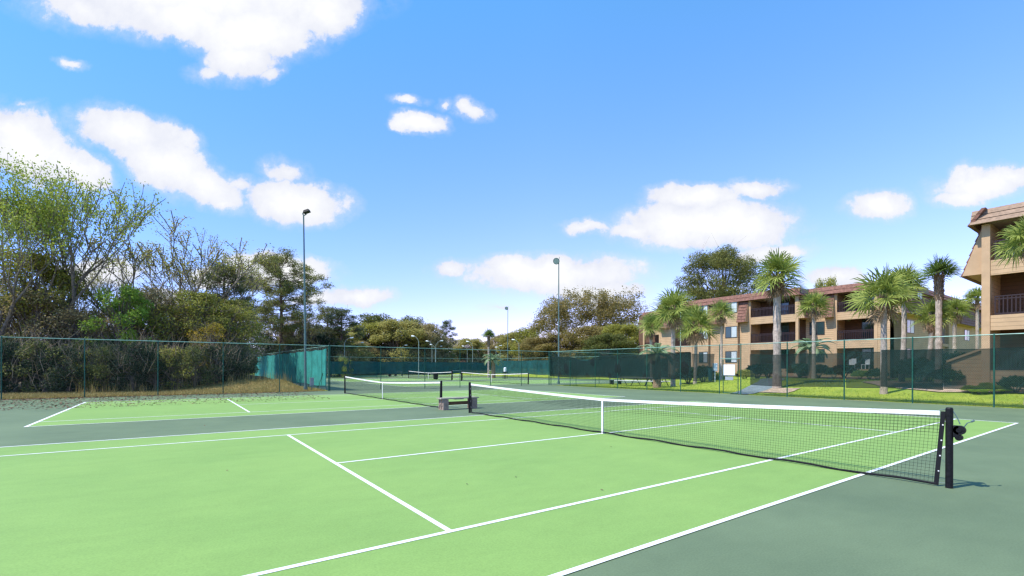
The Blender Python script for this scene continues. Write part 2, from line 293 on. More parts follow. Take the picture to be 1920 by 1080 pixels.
# ------------------------------------------------------------------ ground
def ground():
    xs=np.unique(np.concatenate([np.linspace(-1500,-60,14),np.arange(-60,-20,5),np.arange(-20,3,.6),np.arange(3,19,4),np.arange(19,46,.7),np.arange(46,120,8),np.linspace(120,1500,12)]))
    ys=np.unique(np.concatenate([np.linspace(-1500,-60,10),np.arange(-60,22,4),np.arange(22,40,.6),np.arange(40,120,5),np.linspace(120,1800,14)]))
    v=[];f=[]
    for y in ys:
        for x in xs: v.append((x,y,terrain(x,y)-.02))
    n=len(xs)
    for j in range(len(ys)-1):
        for i in range(n-1): q=j*n+i; f.append((q,q+1,q+n+1,q+n))
    me=bpy.data.meshes.new('ground'); me.from_pydata(v,[],f)
    m=bpy.data.materials.new('ground_mix'); m.use_nodes=True; N=m.node_tree.nodes; L=m.node_tree.links; b=N['Principled BSDF']; b.inputs['Roughness'].default_value=.95; b.inputs['Specular IOR Level'].default_value=.1
    g=N.new('ShaderNodeNewGeometry'); sp=N.new('ShaderNodeSeparateXYZ'); L.new(g.outputs['Position'],sp.inputs[0])
    def nz(s,d=5):
        n=N.new('ShaderNodeTexNoise'); n.inputs['Scale'].default_value=s; n.inputs['Detail'].default_value=d; L.new(g.outputs['Position'],n.inputs['Vector']); return n.outputs[0]
    def mixc(f_,a,b_):
        x=N.new('ShaderNodeMix'); x.data_type='RGBA'
        if isinstance(f_,float): x.inputs[0].default_value=f_
        else: L.new(f_,x.inputs[0])
        for i,c in ((6,a),(7,b_)):
            if isinstance(c,tuple): x.inputs[i].default_value=(*c,1)
            else: L.new(c,x.inputs[i])
        return x.outputs[2]
    def mr(s,a,b_):
        x=N.new('ShaderNodeMapRange'); L.new(s,x.inputs[0]); x.inputs[1].default_value=a; x.inputs[2].default_value=b_; return x.outputs[0]
    lawn=mixc(mr(nz(.7),.35,.65),(.34,.40,.045),(.20,.29,.025)); lawn=mixc(mr(nz(9),.45,.75),lawn,(.30,.33,.07))
    dirt=mixc(mr(nz(1.2),.4,.6),(.10,.075,.045),(.20,.15,.08))
    dry=mixc(mr(nz(2.5),.4,.6),(.30,.22,.08),(.16,.15,.05))
    a=mixc(mr(sp.outputs[0],-.8,.2),dry,lawn)
    # edge of the lawn along the court: bare soil
    ad=N.new('ShaderNodeMath'); ad.operation='MULTIPLY_ADD'; L.new(nz(1.1),ad.inputs[0]); ad.inputs[1].default_value=1.1; L.new(sp.outputs[0],ad.inputs[2])
    e=mr(ad.outputs[0],20.45,20.15)
    gx=N.new('ShaderNodeMath'); gx.operation='GREATER_THAN'; L.new(sp.outputs[0],gx.inputs[0]); gx.inputs[1].default_value=19
    ee=N.new('ShaderNodeMath'); ee.operation='MULTIPLY'; L.new(e,ee.inputs[0]); L.new(gx.outputs[0],ee.inputs[1])
    a=mixc(ee.outputs[0],a,(.40,.32,.20))
    # forest floor
    gy=mr(sp.outputs[1],30,33); gx2=mr(sp.outputs[0],-1,-2); mm=N.new('ShaderNodeMath'); mm.operation='MULTIPLY'; L.new(gy,mm.inputs[0]); L.new(gx2,mm.inputs[1])
    a=mixc(mm.outputs[0],a,dirt)
    L.new(a,b.inputs['Base Color']); bp=N.new('ShaderNodeBump'); bp.inputs['Strength'].default_value=.6; bp.inputs['Distance'].default_value=.04; L.new(nz(14),bp.inputs['Height']); L.new(bp.outputs[0],b.inputs['Normal'])
    me.materials.append(m); o=bpy.data.objects.new('ground',me); COL.objects.link(o); tag(o,kind='structure')
ground()
def sheet(name,rects,z,m):
    b=MB()
    for (x0,x1,y0,y1) in rects: b.face([(x0,y0,z),(x1,y0,z),(x1,y1,z),(x0,y1,z)])
    o=b.build(name,m); tag(o,kind='structure'); return o
XL=-18.6; XR=19.5; YB=25.2
sheet('court_apron',[(XL,XR-.12,-30,YB-.05)],0,M['courtdark'])
sheet('court_apron',[(.1,37,YB+.05,62),(-6,60,64,100)],0,M['courtdark'])
def court(cx,cy,worn=0,lines=True,sx=1):
    sheet('court_surface',[(cx-11.885,cx+11.885,cy-5.485,cy+5.485)],.004,M['court'])
    if not lines: return
    b=MB(); z=.008; h=.032
    def r(x0,x1,y0,y1): b.face([(cx+x0,cy+y0,z),(cx+x1,cy+y0,z),(cx+x1,cy+y1,z),(cx+x0,cy+y1,z)])
    for s in (-1,1):
        r(-11.885,11.885,*sorted((s*5.485,s*5.485-s*2*h)))
        y=s*4.115
        e=5.485-2*h
        r(-11.885+2*h*1.3,11.885-2*h*1.3,*sorted((y,y-s*2*h)))
        r(*sorted((s*11.885,s*(11.885-2*h*1.3))),-e,e)
        r(*sorted((s*6.4-s*h,s*6.4+s*h)),-4.115+2*h,4.115-2*h)
    r(-6.4+h,6.4-h,-h,h)
    for s in (-1,1): r(*sorted((s*(11.885-2*h*1.3),s*(11.885-.2))),-h,h)
    tag(b.build('court_lines',M['line']),kind='structure')
court(0,0); court(0,15.106)
for cx,cy in ((18.8,34),(18.8,49.2),(12,72),(12,88),(40,72),(40,88)): court(cx,cy)
# ------------------------------------------------------------------ tennis nets
def net(cx,cy,label,n_fine=.045,cord=.0017,crank=True,hc=.87,hp=1.07,detail=True,straps=True,post_out=6.45,g='tennis nets across the courts'):
    t=thing('tennis_net',(cx,cy,0),label,'tennis net',g)
    L_=post_out-.05
    def top(y):
        return hc+(hp-.02-hc)*min(1,abs(y)/L_)**1.25
    for s in (-1,1):
        b=MB(); b.tube((0,s*post_out,0),(0,s*post_out,hp+.01),.042,n=16)
        b.tube((0,s*post_out,hp+.01),(0,s*post_out,hp+.03),.042,.03,n=16)
        p=b.build('post',M['black'],t)
        if s==-1 and crank:
            b=MB(); y=-post_out
            b.box(-.035,.035,y-.10,y-.045,.70,.86)
            b.tube((-.035,y-.105,.80),(.035,y-.105,.80),.062,n=18); b.tube((-.042,y-.105,.80),(-.036,y-.105,.80),.03,n=12)
            b.tube((-.03,y-.10,.70),(.03,y-.10,.70),.04,n=12)
            b.build('winch',M['black'],p)
            b=MB(); b.path([(0,y-.03,hp),(0,y-.08,.97),(0,y-.11,.88)],.006,n=6); b.path([(.05,y-.115,.80),(.06,y-.17,.90),(.07,y-.21,.92)],.007,n=6); b.tube((.07,y-.21,.92),(.13,y-.22,.93),.013,n=8)
            b.build('crank_handle',M['poledark'],p)
            for pts_,r_ in (([(0,y,hp+.012),(0,y+.10,hp-.01)],.006),([(0,y,.06),(0,y+.16,.05)],.004),([(0,y,.3),(0,y+.12,.42)],.003)): b=MB(); b.path(pts_,r_,n=5); b.build('cable',M['poledark'],t)
    # white tape
    N_=48; b=MB()
    ys=[-L_+.05+(2*L_-.1)*i/N_ for i in range(N_+1)]
    for i in range(N_):
        y0,y1=ys[i],ys[i+1]; a0,a1=top(y0),top(y1); k=.062
        b.hexa([(-.009,y0,a0-k),(.009,y0,a0-k),(.009,y1,a1-k),(-.009,y1,a1-k),(-.007,y0,a0),(.007,y0,a0),(.007,y1,a1),(-.007,y1,a1)])
    b.build('top_tape',M['tape'],t)
    # cords
    b=MB(); n=max(4,int(2*L_/n_fine)); slant=.075
    def inner(z): return L_-.012-slant*(1-z/hp)
    zb=.035
    for i in range(n+1):
        u=-1+2*i/n; y=u*inner(hp); z1=top(y)-.05; yb=u*inner(0)
        j=0 if not detail else rng.normal(0,.002)
        b.tube((0,yb,zb),(j,y,z1),cord,n=3,cap=False)
    rows=max(3,int(.95/n_fine))
    for r_ in range(rows):
        f_=(r_+.5)/rows; prev=None
        for i in range(33):
            u=-1+2*i/32; y=u*inner(f_*hp); z=zb+(top(y)-.05-zb)*f_
            if prev: b.tube(prev,(0,y,z),cord,n=3,cap=False)
            prev=(0,y,z)
    if detail:   # doubled upper rows
        for i in range(n+1):
            u=-1+2*(i+.4)/n
            if abs(u)>1: continue
            y=u*inner(hp); z1=top(y)-.05; b.tube((.012,y*.999,z1-.27),(.012,y,z1),cord*.9,n=3,cap=False)
        for r_ in range(6):
            prev=None
            for i in range(33):
                u=-1+2*i/32; y=u*inner(hp); z=top(y)-.07-r_*n_fine-.01
                if prev: b.tube(prev,(.012,y,z),cord*.9,n=3,cap=False)
                prev=(.012,y,z)
    b.build('mesh_net',M['netblack'],t)
    b=MB(); prev=None
    for i in range(33):
        u=-1+2*i/32; y=u*inner(0); p=(0,y,zb-.005+.012*math.sin(i*1.7))
        if prev: b.tube(prev,p,.018 if detail else .02,n=6,cap=False)
        prev=p
    b.build('bottom_cord',M['netblack'],t)
    for s in (-1,1):
        b=MB(); y0=s*inner(0); y1=s*inner(hp)
        b.hexa([(-.007,y0-.025,zb-.02),(.007,y0-.025,zb-.02),(.007,y0+.025,zb-.02),(-.007,y0+.025,zb-.02),(-.007,y1-.025,hp-.03),(.007,y1-.025,hp-.03),(.007,y1+.025,hp-.03),(-.007,y1+.025,hp-.03)])
        sb=b.build('side_band',M['netblack'],t)
        if detail:
            for q in range(4):
                b=MB(); f_=.2+.2*q; y=y0+(y1-y0)*f_; z=f_*hp; b.box(-.009,.009,y+s*.012-.008,y+s*.012+.008,z-.008,z+.008); b.build('lacing',M['tape'],sb)
    if straps:
        b=MB(); b.box(-.013,.013,-.026,.026,0,hc-.064); b.build('centre_strap',M['tape'],t)
    return t
net(0,0,'long black net with white tape and crank post, nearest across the light green court')
net(0,15.106,'black net behind the concrete block bench on the second court',n_fine=.06,cord=.0019,crank=False,detail=False)
net(18.8,34,'distant net with leaning end post seen through the back fence',n_fine=.12,cord=.003,crank=False,detail=False)
net(18.8,49.2,'distant net beyond the leaning one in the next enclosure',n_fine=.16,cord=.0035,crank=False,detail=False)
for i,(x,y,lb) in enumerate(((12,72,'far net nearest the black bin behind the second fence'),(12,88,'farthest left net before the trees'),(40,72,'far net behind the tall slim palm'),(40,88,'farthest right net before the trees'))):
    net(x,y,lb,n_fine=.25,cord=.005,crank=False,detail=False)
# ------------------------------------------------------------------ bench
def bench():
    t=thing('block_bench',(.42,8.05,0),'low bench of a grey plank on stacked concrete blocks between the two net posts','bench')
    for x in (-.72,.55):
        b=MB()
        for k in range(2):
            z=k*.205; w_=.2
            for (x0,x1) in ((0,.03),(w_-.03,w_)):
                b.box(x+x0,x+x1,-.2,.2,z,z+.2)
            for y in (-.2,-.015,.17): b.box(x+.0305,x+w_-.0305,y,y+.03,z,z+.2)
            b.box(x+.0305,x+w_-.0305,-.1695,-.0155,z+.08,z+.11); b.box(x+.0305,x+w_-.0305,.0155,.1695,z+.08,z+.11)
            # end cells showing to the side
            b.box(x-.02,x-.001,-.2,-.16,z,z+.2); b.box(x-.02,x-.001,-.02,.02,z,z+.2); b.box(x-.02,x-.001,.16,.2,z,z+.2); b.box(x-.02,x-.001,-.16,.16,z+.16,z+.2)
            b.box(x-.02,x-.001,-.16,.16,z,z+.03)
        b.build('block_support',M['cmu'],t)
    b=MB(); b.box(-.83,.83,-.2,-.01,.415,.455); b.box(-.83,.83,.01,.2,.415,.455); b.box(-.2,.15,-.19,.19,.385,.414); b.build('seat',M['plank'],t)
    b=MB(); b.box(-.519,.549,-.02,.02,.17,.30); b.build('stretcher',M['plankdark'],t)
bench()
# ------------------------------------------------------------------ fences
def chain(b,p0,p1,z0,z1,pitch=.072,r=.0018):
    p0=Vector((*p0,0)); p1=Vector((*p1,0)); d=(p1-p0); L_=d.length; d.normalize(); H=z1-z0
    n=int((L_+H)/pitch)
    for s in (0,1):
        for i in range(n+1):
            a=i*pitch-H  # wire goes from (a,z0) to (a+H,z1)
            sa,ea=max(a,0),min(a+H,L_)
            if ea-sa<.03: continue
            za,zb=z0+(sa-a),z0+(ea-a)
            if s: za,zb=z0+z1-za,z0+z1-zb
            A=p0+d*sa; B=p0+d*ea; b.tube((A.x,A.y,za),(B.x,B.y,zb),r,n=3,cap=False)
def fence(name,pts,label,z=3.05,r=.0018,pitch=.072,mid=False,wm='wire',top=M['rail'],postm=M['steelgreen'],g=None,rp=.026,base=None):
    x0,y0=pts[0]; t=thing(name,(0,0,0),label,'fence',g)
    for (x,y) in pts:
        b=MB(); zz=(terrain(x,y) if base is None else base); b.tube((x,y,zz-.05),(x,y,zz+z+.02),rp,n=10); b.tube((x,y,zz+z+.02),(x,y,zz+z+.06),rp,.008,n=10); b.build('post',postm,t)
    b=MB(); c=MB()
    for (a,e) in zip(pts[:-1],pts[1:]):
        b.tube((*a,z),(*e,z),.021,n=8,cap=False)
        chain(c,a,e,.04,z-.02,pitch,r)
    b.build('top_rail',top,t); c.build('chain_mesh',M[wm],t)
    return t
def cloth(parent,A,B,zt,zb,m,seg=40,off=(0,0),wav=.05,seed=0,sagtop=.04,name='windscreen',droop=None):
    rs=np.random.default_rng(seed); A=Vector((*A,0)); B=Vector((*B,0)); d=B-A; L_=d.length; n_=Vector((-d.y,d.x,0)).normalized()
    nx=max(4,int(L_*4)); nz_=10; ph=rs.uniform(0,6.28,6)
    def pt(i,j):
        u=i/nx; v=j/nz_; s=u*L_; p=A+d*u+Vector((off[0],off[1],0))
        tz=zt(s) if callable(zt) else zt-sagtop*abs(math.sin(s*1.03))-.02*math.sin(s*.7+ph[0]); bz=(zb(s) if callable(zb) else zb)+.04*math.sin(s*.9+ph[1])
        if droop: tz-=droop(s)
        k=wav*(math.sin(s*2.1+ph[2]+v*2)+.6*math.sin(s*5.3+ph[3]-v*4)+.4*math.sin(s*1.1+v*7+ph[4]))*.5
        p=p+n_*k; return (p.x,p.y,tz+(bz-tz)*v)
    b=MB(); b.v=[pt(i,j) for i in range(nx+1) for j in range(nz_+1)]
    for i in range(nx):
        for j in range(nz_): q=i*(nz_+1)+j; b.f.append((q,q+1,q+nz_+2,q+nz_+1)); b.mi.append(0)
    o=b.build(name,m,parent,smooth=True)
    h=MB()
    h.path([pt(i,0) for i in range(nx+1)],.012,n=5); h.build('hem',M['hem'],o); h=MB(); h.path([pt(i,nz_) for i in range(nx+1)],.012,n=5); h.build('hem',M['hem'],o)
    return o
# back fence along Y=25.2
pb=[(x,YB) for x in (-18.55,-15.45,-12.4,-9.3,-6.15,-3.05,0)]
fence('chain_link_fence',pb,'green chain link fence behind the far left court before the woods',wm='wiredark',r=.0015)
pb=[(x,YB) for x in (.06,3.6,7.05,10.1,13.0,16.2,19.46)]
fence('chain_link_fence',pb,'chain link fence between the second court and the next enclosure',wm='wiredark',r=.0015)
# right fence X=19.5 ; posts read along the line
def ysol(px,X=XR):
    a=(px-960)/F; # (rt.(P-C))/(fw.(P-C))=a
    dx=X-CAM.x; k=(dx*(rt.x-a*fw.x))/(a*fw.y-rt.y); return CAM.y+k
R1=[ysol(p) for p in (1029,1069,1116,1158,1213,1276,1349)]
R2=[ysol(p) for p in (1389,1476,1583,1711,1864)]; R2+=[R2[-1]-3.0,R2[-1]-6.0]
f1=fence('chain_link_fence',[(XR,y) for y in R1],'fence with dark windscreen left of the gate by the picnic tables',r=.0022)
f2=fence('chain_link_fence',[(XR,y) for y in R2],'fence with dark windscreen right of the gate before the palms',r=.0026,rp=.030)
MS=M['screen']
def dr(s): 
    return .42*math.exp(-((s-4.6)/1.5)**2)
cloth(f1,(XR,R1[0]),(XR,ysol(1296)),2.62,.78,MS,off=(.06,0),wav=.12,seed=2,droop=dr)
cloth(f1,(XR,ysol(1297)),(XR,ysol(1338)),2.55,.70,M['screen2'],off=(.06,0),wav=.1,seed=3)
cloth(f2,(XR,ysol(1405)),(XR,ysol(1585)),2.42,.62,M['screen2'],off=(.06,0),wav=.14,seed=4)
cloth(f2,(XR,ysol(1586)),(XR,ysol(1650)),2.45,.66,M['screen2'],off=(.06,0),wav=.06,seed=5)
cloth(f2,(XR,ysol(1651)),(XR,ysol(1768)),2.5,.70,MS,off=(.06,0),wav=.06,seed=6)
cloth(f2,(XR,ysol(1769)),(XR,R2[-1]),2.5,.72,M['screen2'],off=(.06,0),wav=.06,seed=8)
# gate
def gate():
    ya,yb=ysol(1356),ysol(1384); t=thing('chain_link_gate',(XR,0,0),'narrow chain link gate with a white sign in the right fence','gate')
    b=MB()
    for y in (ya,yb): b.tube((0,y,.06),(0,y,2.12),.024,n=8)
    for z in (.06,1.13,2.12): b.tube((0,ya,z),(0,yb,z),.02,n=8)
    b.build('gate_frame',M['steelgreen'],t)
    b=MB(); b.tube((0,ysol(1349),3.05),(0,ysol(1389),3.05),.021,n=8); b.tube((0,ysol(1349)-.03,2.2),(0,ysol(1389)+.03,2.2),.02,n=8); b.build('top_rail',M['rail'],t)
    b=MB(); chain(b,(0,ya),(0,yb),.08,2.1); chain(b,(0,ya),(0,yb),2.22,3.03); b.build('chain_mesh',M['wire'],t)
    b=MB(); y0,y1=ysol(1357.5),ysol(1378.5); b.box(-.05,-.035,y1,y0,1.16,1.82); b.build('sign',M['sign'],t)
    b=MB(); b.box(-.05,-.035,y1+.1,y0-.1,.86,1.08); b.build('notice',M['greybox'],t)
    b=MB(); b.box(-.05,.02,yb-.02,yb+.1,1.14,1.26); b.build('latch',M['black'],t)
gate()
b=MB(); y0,y1=ysol(1336,XR+9),ysol(1345,XR+9); b.box(0,.03,min(y0,y1),max(y0,y1),1.35,2.0); b.box(0.005,.025,(y0+y1)/2-.03,(y0+y1)/2+.03,.4,1.348)
o=b.build('notice_board',M['sign']); o.location=(XR+9,0,0); tag(o,'small blank white board on a post on the lawn left of the gate','sign')
# enclosure behind: windscreen wall along X=0
f3=fence('windscreen_fence',[(0,YB+.12+2.95*i) for i in range(13)],'tall fence clad in bright teal windscreen running back from the corner',rp=.032,pitch=.2,r=.002)
cloth(f3,(0,YB+.6),(0,YB+35.4),2.9,.28,M['screenteal'],off=(-.045,0),wav=.022,seed=9,sagtop=.08)
b=MB()
for i in range(0,12): b.box(-.082,-.074,YB+1.6+2.95*i,YB+1.64+2.95*i,.28,2.86)
b.build('seam_strap',M['hem'],f3)
b=MB()
for z in (1.35,2.15): b.tube((0,YB+.15,z),(0,YB+1.6,z),.02,n=6)
b.tube((-.2,YB+2.2,.05),(-.05,YB+1.4,1.2),.02,n=6); b.build('brace',M['steelgreen'],f3)
# east side of the far enclosure, and its cross fence
f4=fence('chain_link_fence',[(19.6+3.1*i,YB) for i in range(6)],'thin fence of the far enclosure behind the picnic tables',pitch=.25,r=.003)
f5=fence('chain_link_fence',[(37,YB+4*i) for i in range(10)],'side fence of the far enclosure with dark screens',pitch=.3,r=.003)
cloth(f5,(37,YB+.2),(37,YB+36),2.7,.5,M['screenfar'],wav=.08,seed=11)
f6=fence('chain_link_fence',[(.2+4.1*i,62.5) for i in range(10)],'screened fence across the back of the far enclosure',pitch=.3,r=.003)
cloth(f6,(.4,62.5),(36.8,62.5),2.45,.55,M['screenfar'],wav=.08,seed=12)
f7=fence('chain_link_fence',[(-8+6*i,101) for i in range(13)],'farthest screened fence in front of the tree line',pitch=.5,r=.004)
cloth(f7,(-8,101),(64,101),2.9,.3,M['screenfar'],wav=.08,seed=13)
cloth(f7,(14,100.8),(19,100.8),2.7,.9,M['screenteal'],wav=.04,seed=14,name='teal_panel')
# ------------------------------------------------------------------ flood light poles
def pole(px,depth,h,label,kind,lean=(0,0),r=.085,loc=None,face=-1):
    x,y=spot(px,depth) if loc is None else loc; z=terrain(x,y)
    t=thing('light_pole',(x,y,z),label,'light pole','tall floodlight poles')
    lx,ly=lean; b=MB(); b.path([(0,0,0),(lx*.3,ly*.3,h*.4),(lx,ly,h)],[r,r*.8,r*.5],n=12); b.tube((0,0,0),(0,0,.25),r*1.5,n=12); b.build('pole',M['poledark'] if kind!='pale' else M['galv'],t,smooth=False)
    d=rt if face>0 else -rt
    if kind=='flood':
        b=MB(); c=Vector((lx,ly,h)); u=d*.0+rt*.28
        b.tube(c+Vector((0,0,-.1)),c+rt*.2+Vector((0,0,.02)),.03,n=6); b.tube(c-rt*.08,c-rt*.02+Vector((0,0,.1)),.04,n=6); b.build('bracket',M['poledark'],t)
        a=rt.normalized(); n_=fw
        def q(s,w_,z_): p=c+a*s+n_*w_; return (p.x,p.y,p.z+z_)
        b=MB(); b.hexa([q(.02,-.2,.06),q(.42,-.2,.20),q(.42,.2,.20),q(.02,.2,.06),q(.06,-.16,.24),q(.36,-.16,.34),q(.36,.16,.34),q(.06,.16,.24)]); b.build('lamp_head',M['black'],t)
    elif kind=='round':
        c=Vector((lx,ly,h)); ax=(-fw*.8-rt*.25+Vector((0,0,-.3))).normalized(); p=c-rt*.22+Vector((0,0,-.05))
        b=MB(); b.tube(c,p,.03,n=6); b.tube(c,c+Vector((0,0,.35))+rt*.08,.02,n=6); b.build('bracket',M['poledark'],t)
        b=MB(); b.tube(p-ax*.18,p,.12,.30,n=20); b.tube(p,p+ax*.10,.30,.32,n=20); b.build('lamp_head',M['poledark'],t)
        b=MB(); b.tube(p+ax*.101,p+ax*.11,.27,.27,n=20); b.build('lens',M['galv'],t)
    return t
pole(573,32.4,11.95,'tallest green steel light pole beside the teal windscreen corner','flood',lean=(-.13,.1))
pole(1047.5,46.6,12.05,'light pole with round reflector in front of the big oak','round',lean=(-.02,0))
pole(952,86,12,'smaller round headed light pole above the far fence','round')
pole(466.5,64,11,'pale slim pole among the woods left of the pine','pale')
pole(1276,44,7.2,'slim pale pole in front of the leftmost palm cluster','pale',r=.06)
def courtlight(px,depth,side,label,first=[None]):
    x,y=spot(px,depth)
    if first[0] is None:
        t=thing('court_lamp',(x,y,0),label,'court light','low court lamps with curved arms')
        b=MB(); b.tube((0,0,0),(0,0,5.3),.045,.035,n=8); b.build('pole',M['galv'],t)
        b=MB(); b.path([(0,0,5.3),(.25,0,5.75),(.6,0,6.05),(.9,0,6.12)],.022,n=6); b.build('arm',M['galv'],t)
        b=MB(); b.tube((.8,0,6.12),(1.3,0,6.16),.07,.12,n=10); b.build('lamp_head',M['metalwhite'],t)
        regist(t); first[0]=t
    else: t=dup(first[0],(x,y,0),label=label)
    t.rotation_euler=(0,0,math.atan2(rt.y*side,rt.x*side)+.5*side)
    return t
CL=[(646,74,1,'lamp left of the others above the pale bush'),(668,89,1,'lamp just right of the leftmost court lamp'),(709,120,1,'small lamp behind the left fence post'),(757,108,-1,'lamp above the teal panel, arm to the left'),(752,99,1,'lamp above the teal panel, arm to the right'),
(785,69.5,-1,'tallest lamp, single arm to the left'),(810,83,-1,'lamp with arm to the left in the central cluster, higher one'),(817,82,1,'lamp with arm to the right in the central cluster, higher one'),(816,96,-1,'lamp with arm to the left in the central cluster, middle one'),(818,104,1,'lamp with arm to the right in the central cluster, middle one'),(823,135,1,'smallest lamp at the foot of the lone far pine'),
(876,103,-1,'lamp just left of the slim far palm'),(886,84,-1,'lamp beside the palm above the fence line'),(973,78,-1,'lamp left of the big oak, arm to the left'),(938,108,-1,'lamp right of the slim far palm, arm to the left'),(930,100,1,'lamp right of the slim far palm, arm to the right')]
for a in CL: courtlight(*a)
# ------------------------------------------------------------------ buildings
F1,F2,F3=1.52,4.38,7.24; ZR=9.95; ZE=9.15
class Fac:
    def __init__(s,ox,oy,ax,ay):
        s.o=Vector((ox,oy,0)); s.a=Vector((ax,ay,0)).normalized(); s.n=Vector((-s.a.y,s.a.x,0))  # inward
    def P(s,u,d,z): p=s.o+s.a*u+s.n*d; return (p.x,p.y,z)
    def px(s,x):
        a=(x-960)/F; k=rt-fw*a; return -(s.o-CAM).dot(k)/s.a.dot(k)
    def box(s,b,u0,u1,d0,d1,z0,z1):
        P=s.P; b.hexa([P(u0,d0,z0),P(u1,d0,z0),P(u1,d1,z0),P(u0,d1,z0),P(u0,d0,z1),P(u1,d0,z1),P(u1,d1,z1),P(u0,d1,z1)])
def railing(fc,root,u0,u1,d,zf,h=.98,gap=.15):
    b=MB(); z=zf+.02
    fc.box(b,u0,u1,d,d+.06,z+h-.06,z+h); fc.box(b,u0,u1,d+.005,d+.055,z,z+.09); fc.box(b,u0,u1,d+.005,d+.055,z+h-.2,z+h-.14)
    n=max(2,int((u1-u0)/gap))
    for i in range(n+1):
        u=u0+(u1-u0-.05)*i/n; fc.box(b,u,u+.05,d+.012,d+.048,z+.09,z+h-.2) if True else None
        fc.box(b,u,u+.05,d+.012,d+.048,z+h-.139,z+h-.061)
    return b.build('railing',M['railbrown'],root)
def window(fc,root,u0,u1,z0,z1,d=0,blind=.5,side=1):
    b=MB(); k=.055; e=.05
    for a in ((u0-k,u1+k,z0-k,z0),(u0-k,u1+k,z1,z1+k),(u0-k,u0,z0,z1),(u1,u1+k,z0,z1)): fc.box(b,a[0],a[1],d-e,d-.004,a[2],a[3])
    um=(u0+u1)/2; fc.box(b,um-.025,um+.025,d-e*.9,d-.004,z0,z1)
    o=b.build('window',M['frame'],root)
    b=MB(); fc.box(b,u0,um-.025,d-.03,d-.005,z0,z1); b.build('pane',M['glass'] if side>0 else M['blind'],o)
    b=MB(); fc.box(b,um+.025,u1,d-.026,d-.005,z0,z1); b.build('pane',M['blind'] if side>0 and blind else M['glass'],o)
    return o
def slider(fc,root,u0,u1,zf,d):
    b=MB(); z1=zf+2.15; k=.05
    for a in ((u0-k,u1+k,z1,z1+k),(u0-k,u0,zf+.03,z1),(u1,u1+k,zf+.03,z1),((u0+u1)/2-.03,(u0+u1)/2+.03,zf+.03,z1)): fc.box(b,a[0],a[1],d-.06,d-.004,a[2],a[3])
    o=b.build('sliding_door',M['frame'],root)
    b=MB(); fc.box(b,u0,(u0+u1)/2-.03,d-.03,d-.006,zf+.03,z1); b.build('pane',M['glass'],o)
    b=MB(); fc.box(b,(u0+u1)/2+.03,u1,d-.035,d-.006,zf+.03,z1); b.build('pane',M['glass'],o)
def mansard(fc,root,u0,u1,z0,z1,dbot,dtop,side=True,rows=None,name='roof_panel',m='tile'):
    """sloping tiled panel of stepped courses with closed sides"""
    rows=rows or max(2,round((z1-z0)/.36)); b=MB()
    for i in range(rows):
        za=z0+(z1-z0)*i/rows; zb=z0+(z1-z0)*(i+1)/rows
        da=dbot+(dtop-dbot)*i/rows; db=dbot+(dtop-dbot)*(i+1)/rows
        P=fc.P; b.hexa([P(u0,da-.07,za),P(u1,da-.07,za),P(u1,da+.12,za),P(u0,da+.12,za),P(u0,db-.01,zb+.02),P(u1,db-.01,zb+.02),P(u1,db+.14,zb+.02),P(u0,db+.14,zb+.02)])
        # ridges between tiles
    o=b.build(name,M[m],root)
    if side:
        b=MB(); P=fc.P; e=.0; back=max(dtop,0)+.2
        for (a0,a1) in ((u0-.03,u0+.05),(u1-.05,u1+.03)):
            b.hexa([P(a0,dbot+.02,z0+.02),P(a1,dbot+.02,z0+.02),P(a1,back,z0+.02),P(a0,back,z0+.02),P(a0,dtop+.02,z1),P(a1,dtop+.02,z1),P(a1,back,z1),P(a0,back,z1)])
        fc.box(b,u0+.05,u1-.05,dbot+.05,back-.01,z0+.03,z0+.07)
        b.build('cheek',M['trim'],o)
    return o
def bay(fc,root,wl,u0,u1,D=2.4,floors=(F1,F2,F3),post=.28,top=ZE,rail=(F2,F3),posts=(1,1),slides=((.35,.85),)):
    """recessed balconies between two posts; wl = wall mesh builder. back wall is the core at d=D"""
    for z in floors:
        low=z-.78 if z!=F1 else .45
        fc.box(wl,u0+.002,u1-.002,0,.16,low,z)
        fc.box(wl,u0+.002,u1-.002,.161,D-.002,z-.22,z-.003)
    for z in rail: railing(fc,root,u0+post*.5,u1-post*.5,.05,z)
    for k,u in enumerate((u0,u1)):
        if posts[k]:
            b=MB(); fc.box(b,u-post/2,u+post/2,-.03,.25,.45,top); b.build('post',M['trim'],root)
    W=u1-u0
    for z in floors:
        for (a,e) in slides: slider(fc,root,u0+W*a,u0+W*e,z,D)
